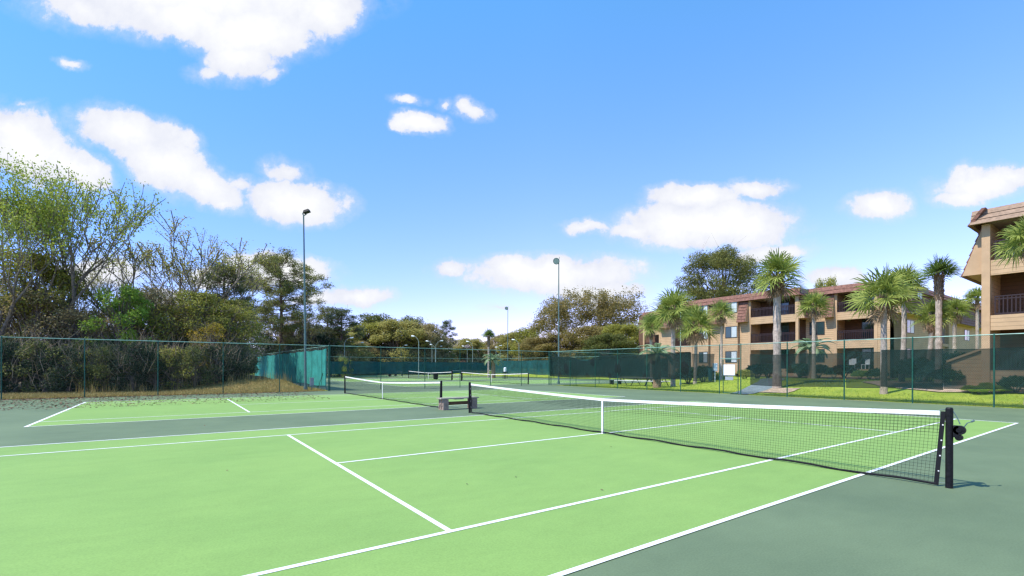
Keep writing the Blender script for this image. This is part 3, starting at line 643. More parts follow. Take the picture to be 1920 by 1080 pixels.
def building_mid():
    root=thing('apartment_building',(0,0,0),'long three storey tan apartment block with red tiled mansard roof behind the palms','building')
    A=Fac(44.2,31.9,0,-1); B=Fac(46.2,14.9,0,-1); E=Fac(46.2,7.3,1,0); A0=Fac(49.6,42,0,-1); EA=Fac(44.2,14.9,1,0)
    wl=MB(); D=2.4; iw=MB()
    # cores
    ua=A.px(1495)*1.0; UA=17.0; UB=7.6
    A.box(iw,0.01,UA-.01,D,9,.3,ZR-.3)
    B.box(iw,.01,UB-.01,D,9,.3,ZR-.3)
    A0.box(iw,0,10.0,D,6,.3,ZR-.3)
    E.box(wl,D+.02,36,.3,8,.3,ZR-.31)
    # ---- block A
    def solid(fc,u0,u1,d0=0,z0=.3,z1=ZE): fc.box(wl,u0,u1,d0,D-.01,z0,z1)
    p=A.px
    solid(A,0,p(1264)); mansard(A,root,.05,p(1256),6.75,ZE-.02,-.75,-.05)
    bay(A,root,wl,p(1264)+.01,p(1297)-.01,slides=((.45,.9),))
    solid(A,p(1297),p(1312)); solid(A,p(1312),p(1331),-.35); solid(A,p(1331),p(1361)); solid(A,p(1361),p(1386),-.35); solid(A,p(1386),p(1405))
    mansard(A,root,p(1298),p(1311),6.75,ZE-.02,-.75,-.05); mansard(A,root,p(1333),p(1360),6.75,ZE-.02,-.75,-.05); mansard(A,root,p(1387),p(1403),6.75,ZE-.02,-.75,-.05)
    for x0,x1 in ((1314.5,1329.5),(1364,1384.5)):
        for z0 in (F1,F2,F3): window(A,root,p(x0),p(x1),z0+.75,z0+1.95,d=-.35,side=1)
    bay(A,root,wl,p(1405),UA,slides=((.33,.62),),posts=(1,1))
    # ---- block B
    p=B.px
    solid(B,0,p(1566)); window(B,root,p(1519),p(1545),F2+.75,F2+2.0,side=1,blind=0); window(B,root,p(1519),p(1545),F1+.75,F1+2.0,side=1,blind=0)
    mansard(B,root,p(1547),p(1564),6.75,ZE-.02,-.75,-.05)
    bay(B,root,wl,p(1566)+.01,p(1642),slides=((.45,.92),))
    solid(B,p(1642)+.01,UB)
    # ---- setback block
    p=A0.px
    bay(A0,root,wl,p(1207),p(1237),slides=((.3,.8),)); solid(A0,p(1237),10.0)
    mansard(A0,root,p(1238.5),10.0,6.75,ZE-.02,-.6,-.05)
    # ---- end face of B
    p=E.px
    E.box(wl,0,p(1764),0,.299,.3,ZE); E.box(wl,p(1779),36,0,.299,.3,ZE)
    for z in (F1,F2): E.box(wl,p(1764)+.005,p(1779)-.005,.02,.298,z-.3,z)
    mansard(E,root,.02,p(1764),6.75,ZE-.02,-.8,-.05); mansard(E,root,p(1826),36,6.75,ZE-.02,-.8,-.05); mansard(E,root,p(1784),p(1822),6.75,ZE-.02,-.8,-.05)
    window(E,root,p(1700),p(1713),F2+.75,F2+1.95); window(E,root,p(1700),p(1713),F1+.75,F1+1.95)
    window(E,root,p(1808),p(1817),F2+.75,F2+1.95); window(E,root,p(1709),p(1718),F3+1.35,F3+1.9,d=-.42)
    # doors of the stair recess
    for z in (F1,F2,F3):
        b=MB(); E.box(b,p(1766),p(1777),.27,.298,z+.02,z+2.1); b.build('door',M['railbrown'],root)
    EA.box(wl,.3,1.9,0,.25,F3-.8,F3+.02) if False else None
    mansard(EA,root,.02,1.75,6.75,ZE-.02,-.75,-.05)
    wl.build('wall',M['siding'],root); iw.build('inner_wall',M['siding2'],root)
    # ---- roof edges
    for fc,u0,u1 in ((A,-.35,UA+.35),(B,-.05,UB+.4),(A0,p(1205) if False else A0.px(1205),10),(E,-.4,36),(EA,-.4,1.6)):
        mansard(fc,root,u0,u1,ZE,ZR,-.42,.05,side=False,rows=2,name='roof')
    b=MB()
    for fc,u0,u1 in ((A,-.3,UA+.3),(B,.2,UB+.35),(A0,A0.px(1205)+.05,9.9)): fc.box(b,u0,u1,.15,9,ZE-.002 if False else ZE+.04,ZR-.06)
    E.box(b,.36,35.9,.15,7.9,ZE+.045,ZR-.07)
    b.build('roof_deck',M['roofflat'],root)
    b=MB()
    for x,y,s in ((52,9.5,.5),(49,22,.5),(60,11,.7)): b.box(x,x+s,y,y+s,ZR,ZR+.5)
    b.build('vent',M['greybox'],root)
    b=MB(); u=B.px(1600); b.box(46.12,46.18,14.9-B.px(1606),14.9-B.px(1597),2.05,2.55); b.build('plaque',M['sign'],root)
    return root
building_mid()
def building_right():
    cx,cy=26.0,-2.2
    root=thing('apartment_building',(0,0,0),'nearest tan apartment building cut by the right edge, with three brown railed balconies','building')
    S=Fac(cx,cy,0,-1); N_=Fac(cx+16,cy,-1,0)   # second: the end facing +Y, left to right seen from outside
    wl=MB(); D=2.4; iw=MB()
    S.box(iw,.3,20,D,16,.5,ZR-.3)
    S.box(wl,0,.299,.3,16,.5,ZR-.32)
    W=5.6
    bay(S,root,wl,.31,W,slides=((.37,.86),),posts=(0,1),rail=(F1,F2,F3))
    b=MB(); S.box(b,-.02,.30,-.05,.28,.7,ZE); b.build('post',M['trim'],root)
    bay(S,root,wl,W+.01,W+6,slides=((.37,.86),),posts=(0,1),rail=(F1,F2,F3))
    S.box(wl,W+6.01,20,0,D-.01,.5,ZE)
    # lattice skirt
    b=MB(); z0,z1=.74,1.04
    n=64
    for i in range(n):
        u=.3+i*.17
        P=S.P
        for s in (0,1):
            a0,a1=(u,u+.3) if s==0 else (u+.3,u)
            b.hexa([P(a0,-.02-.012*s,z0),P(a0+.035,-.02-.012*s,z0),P(a0+.035,-.01-.012*s,z0),P(a0,-.01-.012*s,z0),P(a1,-.02-.012*s,z1),P(a1+.035,-.02-.012*s,z1),P(a1+.035,-.01-.012*s,z1),P(a1,-.01-.012*s,z1)])
    b.build('lattice',M['trim'],root)
    # roof
    mansard(S,root,-.4,20,ZE,ZR,-.45,.05,side=False,rows=3,name='roof',m='tiledark')
    mansard(N_,root,-.0,16.4,ZE,ZR-.01,-.45,.05,side=False,rows=3,name='roof')
    mansard(N_,root,10.0,15.7,6.6,ZE-.02,-.85,-.05); 
    b=MB(); S.box(b,.15,19.9,.15,16,ZE+.04,ZR-.06); b.build('roof_deck',M['roofflat'],root)
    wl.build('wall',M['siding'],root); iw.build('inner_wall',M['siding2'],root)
    # lean-to with a sloping roof at the end wall
    b=MB(); x0,x1=cx+.35,cx+3.2; y0,y1=cy+.002,cy+1.28
    b.hexa([(x0,y0,.6),(x1,y0,.6),(x1,y1,.6),(x0,y1,.6),(x0,y0,2.6),(x1,y0,2.6),(x1,y1,2.0),(x0,y1,2.0)]); lt=b.build('lean_to',M['siding'],root)
    b=MB(); b.hexa([(x0-.12,y0,2.62),(x1,y0,2.62),(x1,y1+.2,1.93),(x0-.12,y1+.2,1.93),(x0-.12,y0,2.74),(x1,y0,2.74),(x1,y1+.2,2.05),(x0-.12,y1+.2,2.05)]); b.build('lean_to_roof',M['trim'],lt)
    # things on the top balcony
    b=MB(); S.box(b,1.0,1.7,.9,1.3,F3+.45,F3+.5); S.box(b,1.0,1.06,.9,1.3,F3+.02,F3+.95); S.box(b,1.64,1.7,.9,1.3,F3+.02,F3+.75)
    o=b.build('balcony_chair',M['metalwhite']); tag(o,'white chair behind the railing of the top balcony at the right edge','chair')
    return root
building_right()
def chair(x,y,z,rz,label):
    t=thing('patio_chair',(x,y,z),label,'chair','white chairs on the patio',rz=rz)
    b=MB(); b.box(-.25,.25,-.25,.25,.40,.44); b.build('seat',M['metalwhite'],t)
    b=MB(); b.box(-.25,.25,.251,.29,.44,.95); b.build('backrest',M['metalwhite'],t)
    for sx in (-1,1):
        for sy in (-1,1): b=MB(); b.box(sx*.21-.02,sx*.21+.02,sy*.21-.02,sy*.21+.02,0,.399); b.build('leg',M['metalwhite'],t)
Bf=Fac(46.2,14.9,0,-1)
for px_,d_,rz_,lb_ in ((1594,.5,-1.2,'left white chair on the ground floor patio behind the windscreen'),(1618,.6,-2.0,'right white chair on the ground floor patio behind the windscreen')):
    P_=Bf.P(Bf.px(px_),d_,F1); chair(P_[0],P_[1],F1+.01,rz_,lb_)
def far_house():
    x,y=spot(845,128); t=thing('house',(x,y,0),'low house with an orange tiled roof between far trees','house')
    a=rt; b=MB()
    def q(s,w_,z): p=a*s+fw*w_; return (p.x,p.y,z)
    b.hexa([q(-4,-3,0),q(4,-3,0),q(4,3,0),q(-4,3,0),q(-4,-3,2.9),q(4,-3,2.9),q(4,3,2.9),q(-4,3,2.9)]); b.build('wall',M['trim'],t)
    b=MB(); b.hexa([q(-4.8,-3.8,2.9),q(4.8,-3.8,2.9),q(4.8,3.8,2.9),q(-4.8,3.8,2.9),q(-.6,-.2,4.9),q(.6,-.2,4.9),q(.6,.2,4.9),q(-.6,.2,4.9)]); b.build('roof',M['orangeroof'],t)
far_house()
# ------------------------------------------------------------------ foliage builders
def leafmesh(name,C,S,m,parent=None,asp=.55,up_=0.0,D=None,dirw=0):
    """many small pointed leaves. C centres (N,3), S half length (N,)"""
    C=np.asarray(C,float); n=len(C); S=np.broadcast_to(S,(n,)) if np.ndim(S) else np.full(n,S)
    nr=rng.normal(size=(n,3)); nr[:,2]+=up_*2
    nr/=np.linalg.norm(nr,axis=1)[:,None]
    t=rng.normal(size=(n,3))
    if D is not None: t=t*(1-dirw)+D*dirw*2
    t-=nr*(t*nr).sum(1)[:,None]; t/=np.linalg.norm(t,axis=1)[:,None]+1e-9
    s=np.cross(nr,t); L_=S[:,None]; W_=L_*asp
    v=np.empty((n,4,3)); v[:,0]=C-t*L_; v[:,1]=C+s*W_+nr*W_*.15; v[:,2]=C+t*L_; v[:,3]=C-s*W_+nr*W_*.15
    me=bpy.data.meshes.new(name); me.vertices.add(n*4); me.vertices.foreach_set('co',v.ravel())
    me.loops.add(n*4); me.loops.foreach_set('vertex_index',np.arange(n*4)); me.polygons.add(n); me.polygons.foreach_set('loop_start',np.arange(n)*4); me.polygons.foreach_set('loop_total',np.full(n,4))
    me.materials.append(m); me.update(calc_edges=True)
    o=bpy.data.objects.new(name,me); COL.objects.link(o)
    if parent: o.parent=parent
    return o
def clumps(cent,rad,per,shell=.55,flat=.8):
    out=[]
    for c,r in zip(cent,rad):
        k=max(4,int(per*(r**2) if per>0 else -per)); d=rng.normal(size=(k,3)); d/=np.linalg.norm(d,axis=1)[:,None]
        rr=r*(shell+(1-shell)*rng.random(k))*rng.uniform(.75,1.12,k); p=d*rr[:,None]*np.array([1,1,flat])
        out.append(np.asarray(c)+p)
    return np.concatenate(out)
def grow(b,p,d,L,r,lev,maxl,tips,spread=.5,upb=.15,kink=.14,ratio=.74,nseg=3,minr=.006,nodes=None,kids=(2,3)):
    pts=[p.copy()]; rad=[r]; dd=d.copy()
    for i in range(nseg):
        dd=(dd+Vector(rng.normal(0,kink,3))+Vector((0,0,upb*.35))).normalized(); p=p+dd*(L/nseg); pts.append(p.copy()); rad.append(max(minr,r*(1-.38*(i+1)/nseg)))
    b.path(pts,rad,n=8 if lev<2 else (5 if lev<3 else 3))
    if nodes is not None and lev>=maxl-2:
        for q in pts[1:]: nodes.append(tuple(q))
    if lev>=maxl: tips.append(tuple(p)); return
    k=int(rng.integers(kids[0],kids[1]+1)) 
    base=rng.uniform(0,6.28)
    for i in range(k):
        a=base+6.28*i/k+rng.normal(0,.4); o=dd.orthogonal().normalized(); o2=dd.cross(o); s=spread*rng.uniform(.6,1.25)
        nd=(dd+(o*math.cos(a)+o2*math.sin(a))*s+Vector((0,0,upb))).normalized()
        grow(b,p,nd,L*ratio*rng.uniform(.8,1.15),rad[-1]*(.82 if i==0 else .68),lev+1,maxl,tips,spread,upb,kink,ratio,nseg,minr,nodes,kids)
    if lev>=1 and rng.random()<.6:   # side shoot half way
        q=pts[len(pts)//2]; o=dd.orthogonal().normalized(); a=rng.uniform(0,6.28); nd=(dd+(o*math.cos(a)+dd.cross(o)*math.sin(a))*.9).normalized()
        grow(b,q,nd,L*ratio*.7,rad[-1]*.5,min(maxl,lev+2),maxl,tips,spread,upb,kink,ratio,nseg,minr,nodes,kids)
HID=[]
def proto(name,cat):
    t=thing(name,(0,0,-500),None,cat); HID.append(t); return t
PL={}
def seed(n):
    global rng; rng=np.random.default_rng(n)
def mk_bare(key,sd,H=13,n_leaf=2500,leafm='olive',spread=.42,maxl=6,trunk=.24,lsize=.05,first=.25,jit=.28,top=.0,upb=.16,minr=.011):
    seed(sd); t=proto('bare_tree','tree'); b=MB(); tips=[]; nodes=[]
    b.path([(0,0,-.3),(.05,.02,H*first*.5),(0,.05,H*first)],[trunk*1.25,trunk,trunk*.9],n=10)
    k=5
    for i in range(k):
        a=6.28*i/k+rng.normal(0,.3); tilt=rng.uniform(.35,.8) if i else .1
        d=Vector((math.cos(a)*tilt,math.sin(a)*tilt,1)).normalized()
        grow(b,Vector((0,.05,H*first*rng.uniform(.75,1))),d,H*.25,trunk*.55,1,maxl,tips,spread,upb,.11,.78,3,minr,nodes,(2,3))
    b.build('trunk',M['bark'],t)
    nd=np.array(nodes); idx=rng.integers(0,len(nd),n_leaf)
    if top: w_=np.clip((nd[:,2]/nd[:,2].max()-.45)*2,0.02,1)**1.5; idx=rng.choice(len(nd),n_leaf,p=w_/w_.sum())
    C=nd[idx]+rng.normal(0,jit,(n_leaf,3))
    leafmesh('crown',C,rng.uniform(.6,1.4,n_leaf)*lsize,M['leaves'] if False else M[leafm],t,asp=.6)
    PL[key]=regist(t); return nd
def mk_dense(key,sd,H=8,W=5,per=70,leafm='olive',lsize=.085,nc=46,crown0=.22,trunk=.16,barkm='barkdark',twigs=0,rmin=.5,rmax=1.0,shape=1.0,flat=.8,name='leafy_tree',limbs=True,top=.55,asp=.55):
    seed(sd); t=proto(name,'tree'); cs=[];rs=[]
    for i in range(nc):
        u=rng.random(); z=crown0+(1-crown0)*u**.85
        prof=math.sin(math.pi*min(1,(z-crown0)/(1-crown0)*.82+.16))**top*shape
        a=rng.uniform(0,6.28); rr=prof*math.sqrt(rng.uniform(.12,1))*W/2*.86
        r=rng.uniform(rmin,rmax)*(W/5)**.5
        cs.append((math.cos(a)*rr,math.sin(a)*rr,min(z*H,H-r*.7))); rs.append(r)
    b=MB(); lean=Vector((rng.normal(0,.2),rng.normal(0,.2),0))
    b.path([(0,0,-.3),tuple(lean*.5+Vector((0,0,H*.3))),tuple(lean+Vector((0,0,H*.8)))],[trunk,trunk*.8,trunk*.25],n=8)
    if limbs:
        for c,r in list(zip(cs,rs)):
            z0=min(c[2]*.75,H*rng.uniform(.15,.6)); p0=lean*(z0/H)+Vector((0,0,z0)); p1=Vector(c); mid=(p0+p1)/2+Vector((rng.normal(0,.15),rng.normal(0,.15),.1))
            b.path([p0,mid,p1],[trunk*.35,trunk*.22,.012],n=5)
            for q in range(3):
                e=p1+Vector(rng.normal(0,r*.8,3)); b.path([p1,(p1+e)/2+Vector(rng.normal(0,.1,3)),e],[.014,.01,.006],n=3)
    if twigs:
        tb=b; tb.cur=1
        for i in range(twigs):
            c=Vector(cs[rng.integers(nc)]); p=c+Vector(rng.normal(0,.5,3))*(W/5); d=Vector((rng.normal(0,.5),rng.normal(0,.5),1)).normalized(); L_=rng.uniform(.5,1.4)
            tb.path([p,p+d*L_*.5+Vector(rng.normal(0,.06,3)),p+d*L_],[.012,.009,.004],n=3)
    b.build('trunk',[M[barkm],M['twig']],t)
    C=clumps(cs,rs,per,.5,flat); leafmesh('crown',C,rng.uniform(.6,1.4,len(C))*lsize,M[leafm],t,asp=asp,up_=.7)
    PL[key]=regist(t)
def mk_pine(key,sd,H=13,W=7,crown0=.42,n_br=46,leafm='pine',trunk=.2,per=150,lsize=.13,flat=.5,rmin=.45,rmax=.95,top=.8,name='pine_tree',oaky=False):
    seed(sd); t=proto(name,'tree'); b=MB(); cs=[];rs=[]
    tp=lambda z: Vector((.25*math.sin(z/H*2.4),.15*math.sin(z/H*3.1+1),z))
    b.path([tp(H*.96*i/8)-Vector((0,0,.3 if i==0 else 0)) for i in range(9)],[trunk*(1.15-.9*i/8) for i in range(9)],n=10)
    for i in range(n_br):
        u=(i+rng.random())/n_br; z=H*(crown0+(.95-crown0)*u); prof=math.sin(math.pi*(.18+.77*u))**top
        a=i*2.4+rng.normal(0,.4); L_=W/2*prof*rng.uniform(.45,1.08); p0=tp(z)
        rise=rng.uniform(-.05,.3)+.25*u
        p1=p0+Vector((math.cos(a),math.sin(a),rise))*L_; mid=(p0+p1)/2+Vector((rng.normal(0,.1),rng.normal(0,.1),-.12*L_*.3))
        b.path([p0,mid,p1],[trunk*.30*(1.1-u*.6),trunk*.18,.015],n=5)
        k=1+int(L_/1.1)
        for j in range(k):
            f_=1-.7*j/k; c=p0+(p1-p0)*f_+Vector((rng.normal(0,.35),rng.normal(0,.35),rng.normal(.1,.15)))
            r=rng.uniform(rmin,rmax); cs.append(tuple(c)); rs.append(r)
            for q in range(3):
                e=c+Vector(rng.normal(0,r*.6,3)); b.path([p0+(p1-p0)*f_*.9,(c+e)/2,e],[.02,.013,.007],n=3)
    cs.append(tuple(tp(H*.96))); rs.append(rmax*.9)
    b.build('trunk',M['barkpine'],t)
    C=clumps(cs,rs,per,.25,flat); leafmesh('crown',C,rng.uniform(.6,1.3,len(C))*lsize,M[leafm],t,asp=.22 if not oaky else .5,up_=.1)
    PL[key]=regist(t)
mk_bare('bareA',11,H=13.5,n_leaf=8000,leafm='yellowgreen',lsize=.08,top=1,spread=.46,jit=.16,trunk=.34,maxl=5,minr=.022)
mk_bare('bareB',14,H=12.5,n_leaf=5200,leafm='olive',lsize=.06,top=1,spread=.40,jit=.14,trunk=.34,maxl=5,minr=.024)
mk_bare('airy',17,H=14,n_leaf=16000,leafm='yellowgreen',lsize=.085,top=1,spread=.5,jit=.28,trunk=.3)
mk_bare('oak',21,H=13.0,n_leaf=36000,leafm='rust',lsize=.105,spread=.58,trunk=.4,first=.16,jit=.3,maxl=6,upb=.08)
mk_dense('denseA',31,H=8,W=6,leafm='olive',twigs=60,per=230,lsize=.085,nc=60)
mk_dense('denseB',32,H=8.5,W=5,leafm='brown',twigs=260,per=170,lsize=.075,nc=56)
mk_dense('denseC',33,H=7,W=5.5,leafm='bright',per=380,twigs=40,rmax=.8)
mk_dense('bushA',34,H=4,W=4.6,leafm='dark',per=420,nc=40,crown0=.08,rmin=.45,rmax=.85,lsize=.075,twigs=120,name='bush')
mk_dense('bushB',35,H=3.2,W=3.6,leafm='darkolive',per=460,nc=32,crown0=.05,rmin=.4,rmax=.75,lsize=.065,twigs=160,name='bush')
mk_dense('farA',36,H=12,W=11,leafm='brown',per=190,nc=80,rmin=.5,rmax=1.35,lsize=.14,top=.38,trunk=.25,crown0=.1,twigs=90)
mk_dense('farB',37,H=12,W=9,leafm='olive',per=200,nc=64,rmin=.5,rmax=1.3,lsize=.14,top=.42,trunk=.25,crown0=.1)
mk_pine('pineA',41,H=13.2,W=8.6,crown0=.36,n_br=64,per=330,rmin=.5,rmax=.95,lsize=.12,flat=.62,top=.6)
mk_pine('pineB',42,H=12,W=6,crown0=.40,n_br=44,per=300,flat=.65)
mk_dense('pineC',47,H=21,W=17,leafm='pine',nc=70,per=150,crown0=.42,trunk=.42,barkm='barkpine',rmin=.8,rmax=1.35,flat=.6,lsize=.19,top=.35,asp=.3,name='pine_tree')
def plant(key,x,y,sc_,label,cat=None,group=None,mats=None,rz=None,name=None,dz=0):
    src=PL[key]; rz=random.uniform(0,6.28) if rz is None else rz
    t=dup(src,(x,y,terrain(x,y)-.05+dz),rz,sc_,label,group,mats)
    if name: t.name=name
    if cat: t['category']=cat
    return t
# ------------------------------------------------------------------ woods on the left
W_='trees of the woods on the left'
def T(key,px,dep,topy,label,wpx=None,mats=None,name=None,cat='tree',group=W_,H0=None,W0=None,rz=None):
    x,y=spot(px,dep); z=terrain(x,y); H=zat(topy,dep)-z; s=H/H0
    sw=s if not wpx else (wpx/F*dep)/W0
    return plant(key,x,y,(sw,sw,s),label,cat,group,mats,rz,name)
HB={'bareA':(13.5,11),'bareB':(12.5,11),'airy':(14,12),'oak':(13,14),'denseA':(8,6),'denseB':(8.5,5),'denseC':(7,5.5),'bushA':(4,4.6),'bushB':(3.2,3.6),'farA':(12,11),'farB':(12,9),'pineA':(13.2,8.6),'pineB':(12,6),'pineC':(21,16)}
for k in ('bareA','bareB','airy','oak'):
    t=PL[k]; kids=[c for c,g in KIDS[t.name]]
    co=np.empty(len(kids[0].data.vertices)*3); kids[0].data.vertices.foreach_get('co',co); co=co.reshape(-1,3)
    HB[k]=(co[:,2].max(),2*float(np.percentile(np.hypot(co[:,0],co[:,1]),93)))
def TT(key,px,dep,topy,wpx,label,**k): return T(key,px,dep,topy,label,wpx=wpx,H0=HB[key][0],W0=HB[key][1],**k)
c=lambda n: {'crown':M[n]} if False else None
def CM(n): return {'crown':M['leaves_'+n] if 'leaves_'+n in M else M[n]}
TT('airy',-8,31,288,300,'tall yellow green tree with dark limbs, topmost at the left edge',name='sparse_tree')
TT('bareA',115,34,330,250,'bare branched tree with yellow green tips, second from the left edge',name='bare_tree')
TT('bareB',312,40,402,330,'wide vase shaped bare tree standing left of the pine',name='bare_tree')
TT('bareB',372,43,432,200,'smaller half bare tree leaning out beside the vase shaped one',name='bare_tree',rz=2.2)
TT('bareB',182,39,470,110,'thin bare tree in the gap between the two large bare trees',name='bare_tree',rz=4)
TT('denseA',45,33,468,170,'dense olive tree in front of the yellow green one at the left edge',mats=CM('olive'),name='leafy_tree')
TT('denseA',120,35,500,130,'olive tree under the bare branches, right of the left edge tree',mats=CM('olive'),name='leafy_tree')
TT('denseB',60,32,545,140,'brown twiggy tree low behind the first fence panel',name='leafy_tree')
TT('denseB',150,33,580,120,'brown twiggy tree behind the first fence post from the left',name='leafy_tree')
TT('denseC',228,33,535,125,'bright green leafed tree, the greenest in the woods',name='leafy_tree')
TT('denseB',300,36,538,150,'tall brown thicket under the vase shaped bare tree',name='leafy_tree')
TT('denseA',262,38,545,120,'olive tree between the bright green one and the vase shaped one',name='leafy_tree',mats=CM('olive'))
TT('denseA',365,36,545,140,'yellow olive tree right of the brown thicket',name='leafy_tree')
TT('pineB',415,42,492,110,'grey green pine beside the large pine, on its left',mats=CM('pinegrey'),name='pine_tree')
TT('denseB',420,37,570,130,'brown and green tree in front of the grey green pine',name='leafy_tree',mats=CM('olive'))
TT('pineA',523,72,479,168,'large round topped pine with dark bare trunk behind the fence',name='pine_tree')
TT('pineB',612,82,574,75,'small flat topped pine right of the tall light pole',name='pine_tree')
TT('denseB',446,46,585,120,'brown thicket left of the large pine trunk',name='leafy_tree')
TT('denseB',565,74,600,110,'brown thicket right of the large pine trunk',name='leafy_tree',mats=CM('brown'))
TT('denseC',545,73,622,60,'small yellow leafed tree behind the teal windscreen',name='leafy_tree',mats=CM('gold'))
TT('denseB',395,34,604,85,'small tree with golden flowers at the fence top',name='leafy_tree',mats=CM('goldflower'))
TT('denseA',436,40,560,120,'olive tree low beside the grey green pine',name='leafy_tree',mats=CM('olive'))
TT('denseB',15,36,520,150,'brown tree behind the olive tree at the left edge',name='leafy_tree')
TT('denseB',200,42,585,150,'distant brown tree showing between trunks behind the bright green tree',name='leafy_tree')
TT('denseB',345,42,560,150,'brown tree deep behind the yellow olive tree',name='leafy_tree')
# underwood behind the fence, left to right
seedpx=[(-25,28.5,632,130,'bushA','dark'),(30,29,640,120,'bushA','dark'),(85,29,636,110,'bushB','darkolive'),(130,29,650,100,'bushA','dark'),(165,29.5,655,90,'bushB','olive'),(205,30,645,100,'bushA','darkolive'),(250,30,640,95,'bushB','dark'),(290,30.5,660,80,'bushA','dark'),(330,31,650,90,'bushB','olive'),(365,31.5,648,85,'bushA','darkolive'),(405,32.5,645,85,'bushB','dark'),(440,34,655,80,'bushA','dark'),(455,36,662,60,'bushB','darkolive')]
names=['at the left edge','second from the left edge','third from the left edge','left of the second fence post','just right of the second fence post','fourth from the second post','in front of the bright green tree','left of the third fence post','right of the third fence post','under the golden flowered tree','right of the golden flowered tree','at the foot of the mound','beside the end of the teal windscreen']
for (px,d,ty,wp,k,mt),nm in zip(seedpx,names):
    TT(k,px,d,ty,wp,('dark' if mt!='olive' else 'olive')+' bush behind the left fence, '+nm,mats=CM(mt),name='bush',cat='bush',group='bushes behind the left fence')
for k_,(px,d,ty,wp) in enumerate(((0,31,640,130),(60,31.5,625,130),(110,32,640,120),(160,32,635,110),(225,32.5,632,110),(275,33,640,110),(325,34,635,110),(375,35,640,100),(425,36,640,100),(448,38,640,70),(500,72,625,110),(540,74,630,100),(590,76,628,100),(620,78,635,90))):
    TT('bushA',px,d,ty,wp,'tall dark bush in the second row of underwood, '+['at the left edge','behind the first panel','left of the first post','right of the first post','below the bright green tree','left of the second post','right of the second post','behind the golden flowers','left of the screen end','at the screen end','left of the large pine trunk','right of the large pine trunk','left of the tall light pole','right of the tall light pole'][k_],mats=CM('darkolive' if k_%2 else 'dark'),name='bush',cat='bush',group='bushes of the second row')
for px,d,ty,wp in ((60,36,560,200),(150,38,590,200),(250,41,575,200),(360,44,570,220),(440,54,585,150),(540,84,590,200)):
    x,y=spot(px,d)
    TT('denseB',px,d,ty,wp*.8,'brown tree deep behind the %s'%({60:'left edge olive tree',150:'thin bare tree',250:'bright green tree, farther back',360:'half bare tree',440:'grey green pine',540:'large pine'}[px]),name='leafy_tree',mats=CM('brown' if px%100 else 'olive'))
# ------------------------------------------------------------------ far tree line
G2='trees of the far tree line'
far=[('pineB',637,80,577,90,'pinegrey','round grey green pine at the left end of the far tree line'),('farA',600,85,615,130,'olive','olive tree behind the teal windscreen corner'),('farB',645,90,622,100,'gold','yellow green tree below the round grey pine'),
('farB',708,110,588,110,'darkolive','dark domed tree, highest of the far tree line'),('farA',690,105,605,110,'olive','olive tree in front of the dark domed tree'),('farB',770,112,592,70,'darkolive','dark tree right of the dome, on the skyline'),('farA',745,104,600,130,'gold','wide golden brown tree in the middle of the far tree line'),('farA',795,106,606,100,'brown','brown tree where the far tree line steps down'),('farA',665,100,640,120,'brown','low brown tree behind the leftmost court lamps'),
('pineB',838,120,600,42,'pinegrey','lone slender pine standing above the far tree line'),('farB',825,112,640,70,'darkolive','dark low tree at the foot of the lone pine'),('farA',878,130,634,80,'gold','golden tree left of the slim far palm'),('farB',905,135,640,70,'olive','olive tree behind the slim far palm'),('farA',945,125,628,90,'brown','brown tree right of the slim far palm'),('farB',990,110,612,80,'olive','green tree at the left foot of the big oak'),('farA',965,118,622,80,'gold','golden tree between the palm and the big oak'),
('farB',1050,88,622,110,'rust','rust coloured tree under the big oak, left half'),('farA',1110,84,610,130,'rust','rust coloured tree under the big oak, right half'),('farA',1165,80,606,110,'olive','olive tree left of the far apartment corner'),('farB',1190,86,610,90,'darkolive','dark tree touching the far apartment corner'),('farA',1010,92,632,100,'rust','rusty low tree left of the round headed pole'),('farA',1140,74,625,110,'darkolive','dark green tree nearest behind the picnic tables'),
('farB',1545,66,518,60,'olive','thin treetop showing above the apartment roof')]
for k,px,d,ty,wp,mt,lb in far:
    TT(k,px,d,ty,wp,lb,mats=CM(mt),name='pine_tree' if k=='pineB' else 'leafy_tree',group=G2)
TT('oak',1082,95,548,215,'big broad oak with rusty open crown behind the round headed pole',name='oak_tree',group=None)
TT('pineC',1352,84,467,165,'large spreading pine rising behind the apartment roof',name='pine_tree',group=None)
LOWN=['behind the teal windscreen','below the round grey pine','behind the leftmost court lamps','below the dark dome','under the golden brown tree','left of the lone pine','under the lone pine','left of the slim palm','right of the slim palm','left of the oak','below the oak trunk','under the rust tree','left of the apartments','beside the apartments']
i=0
for px in range(560,1230,52):
    i+=1; d=118+9*(i%3); TT('farA' if i%2 else 'farB',px,d,652,75,'low %s tree at the base of the far tree line, %s'%(['olive','dark'][i%2],LOWN[i-1]),mats=CM('darkolive' if i%2 else 'olive'),name='leafy_tree',group='low trees at the base of the far tree line')
# underbrush in front of the far tree line
for j,(px,d,ty,wp,mt) in enumerate(((640,74,664,30,'gold'),(668,100,665,60,'dark'),(720,102,664,60,'dark'),(780,103,664,60,'dark'),(835,104,668,60,'darkolive'),(900,104,668,60,'dark'),(960,104,668,50,'dark'))):
    TT('bushA',px,d,ty,wp,['pale yellow bush behind the teal windscreen corner','dark far bush left of the teal panel','dark far bush behind the teal panel','dark far bush below the central lamps','dark far bush left of the orange roof','dark far bush left of the pale palm','dark far bush right of the pale palm'][j],mats=CM(mt),name='bush',cat='bush',group='bushes before the far tree line')
TT('bushB',647,70,668,30,'pale yellow shrub just behind the corner fence post',mats=CM('yellowgreen'),name='bush',cat='bush',group='bushes before the far tree line')
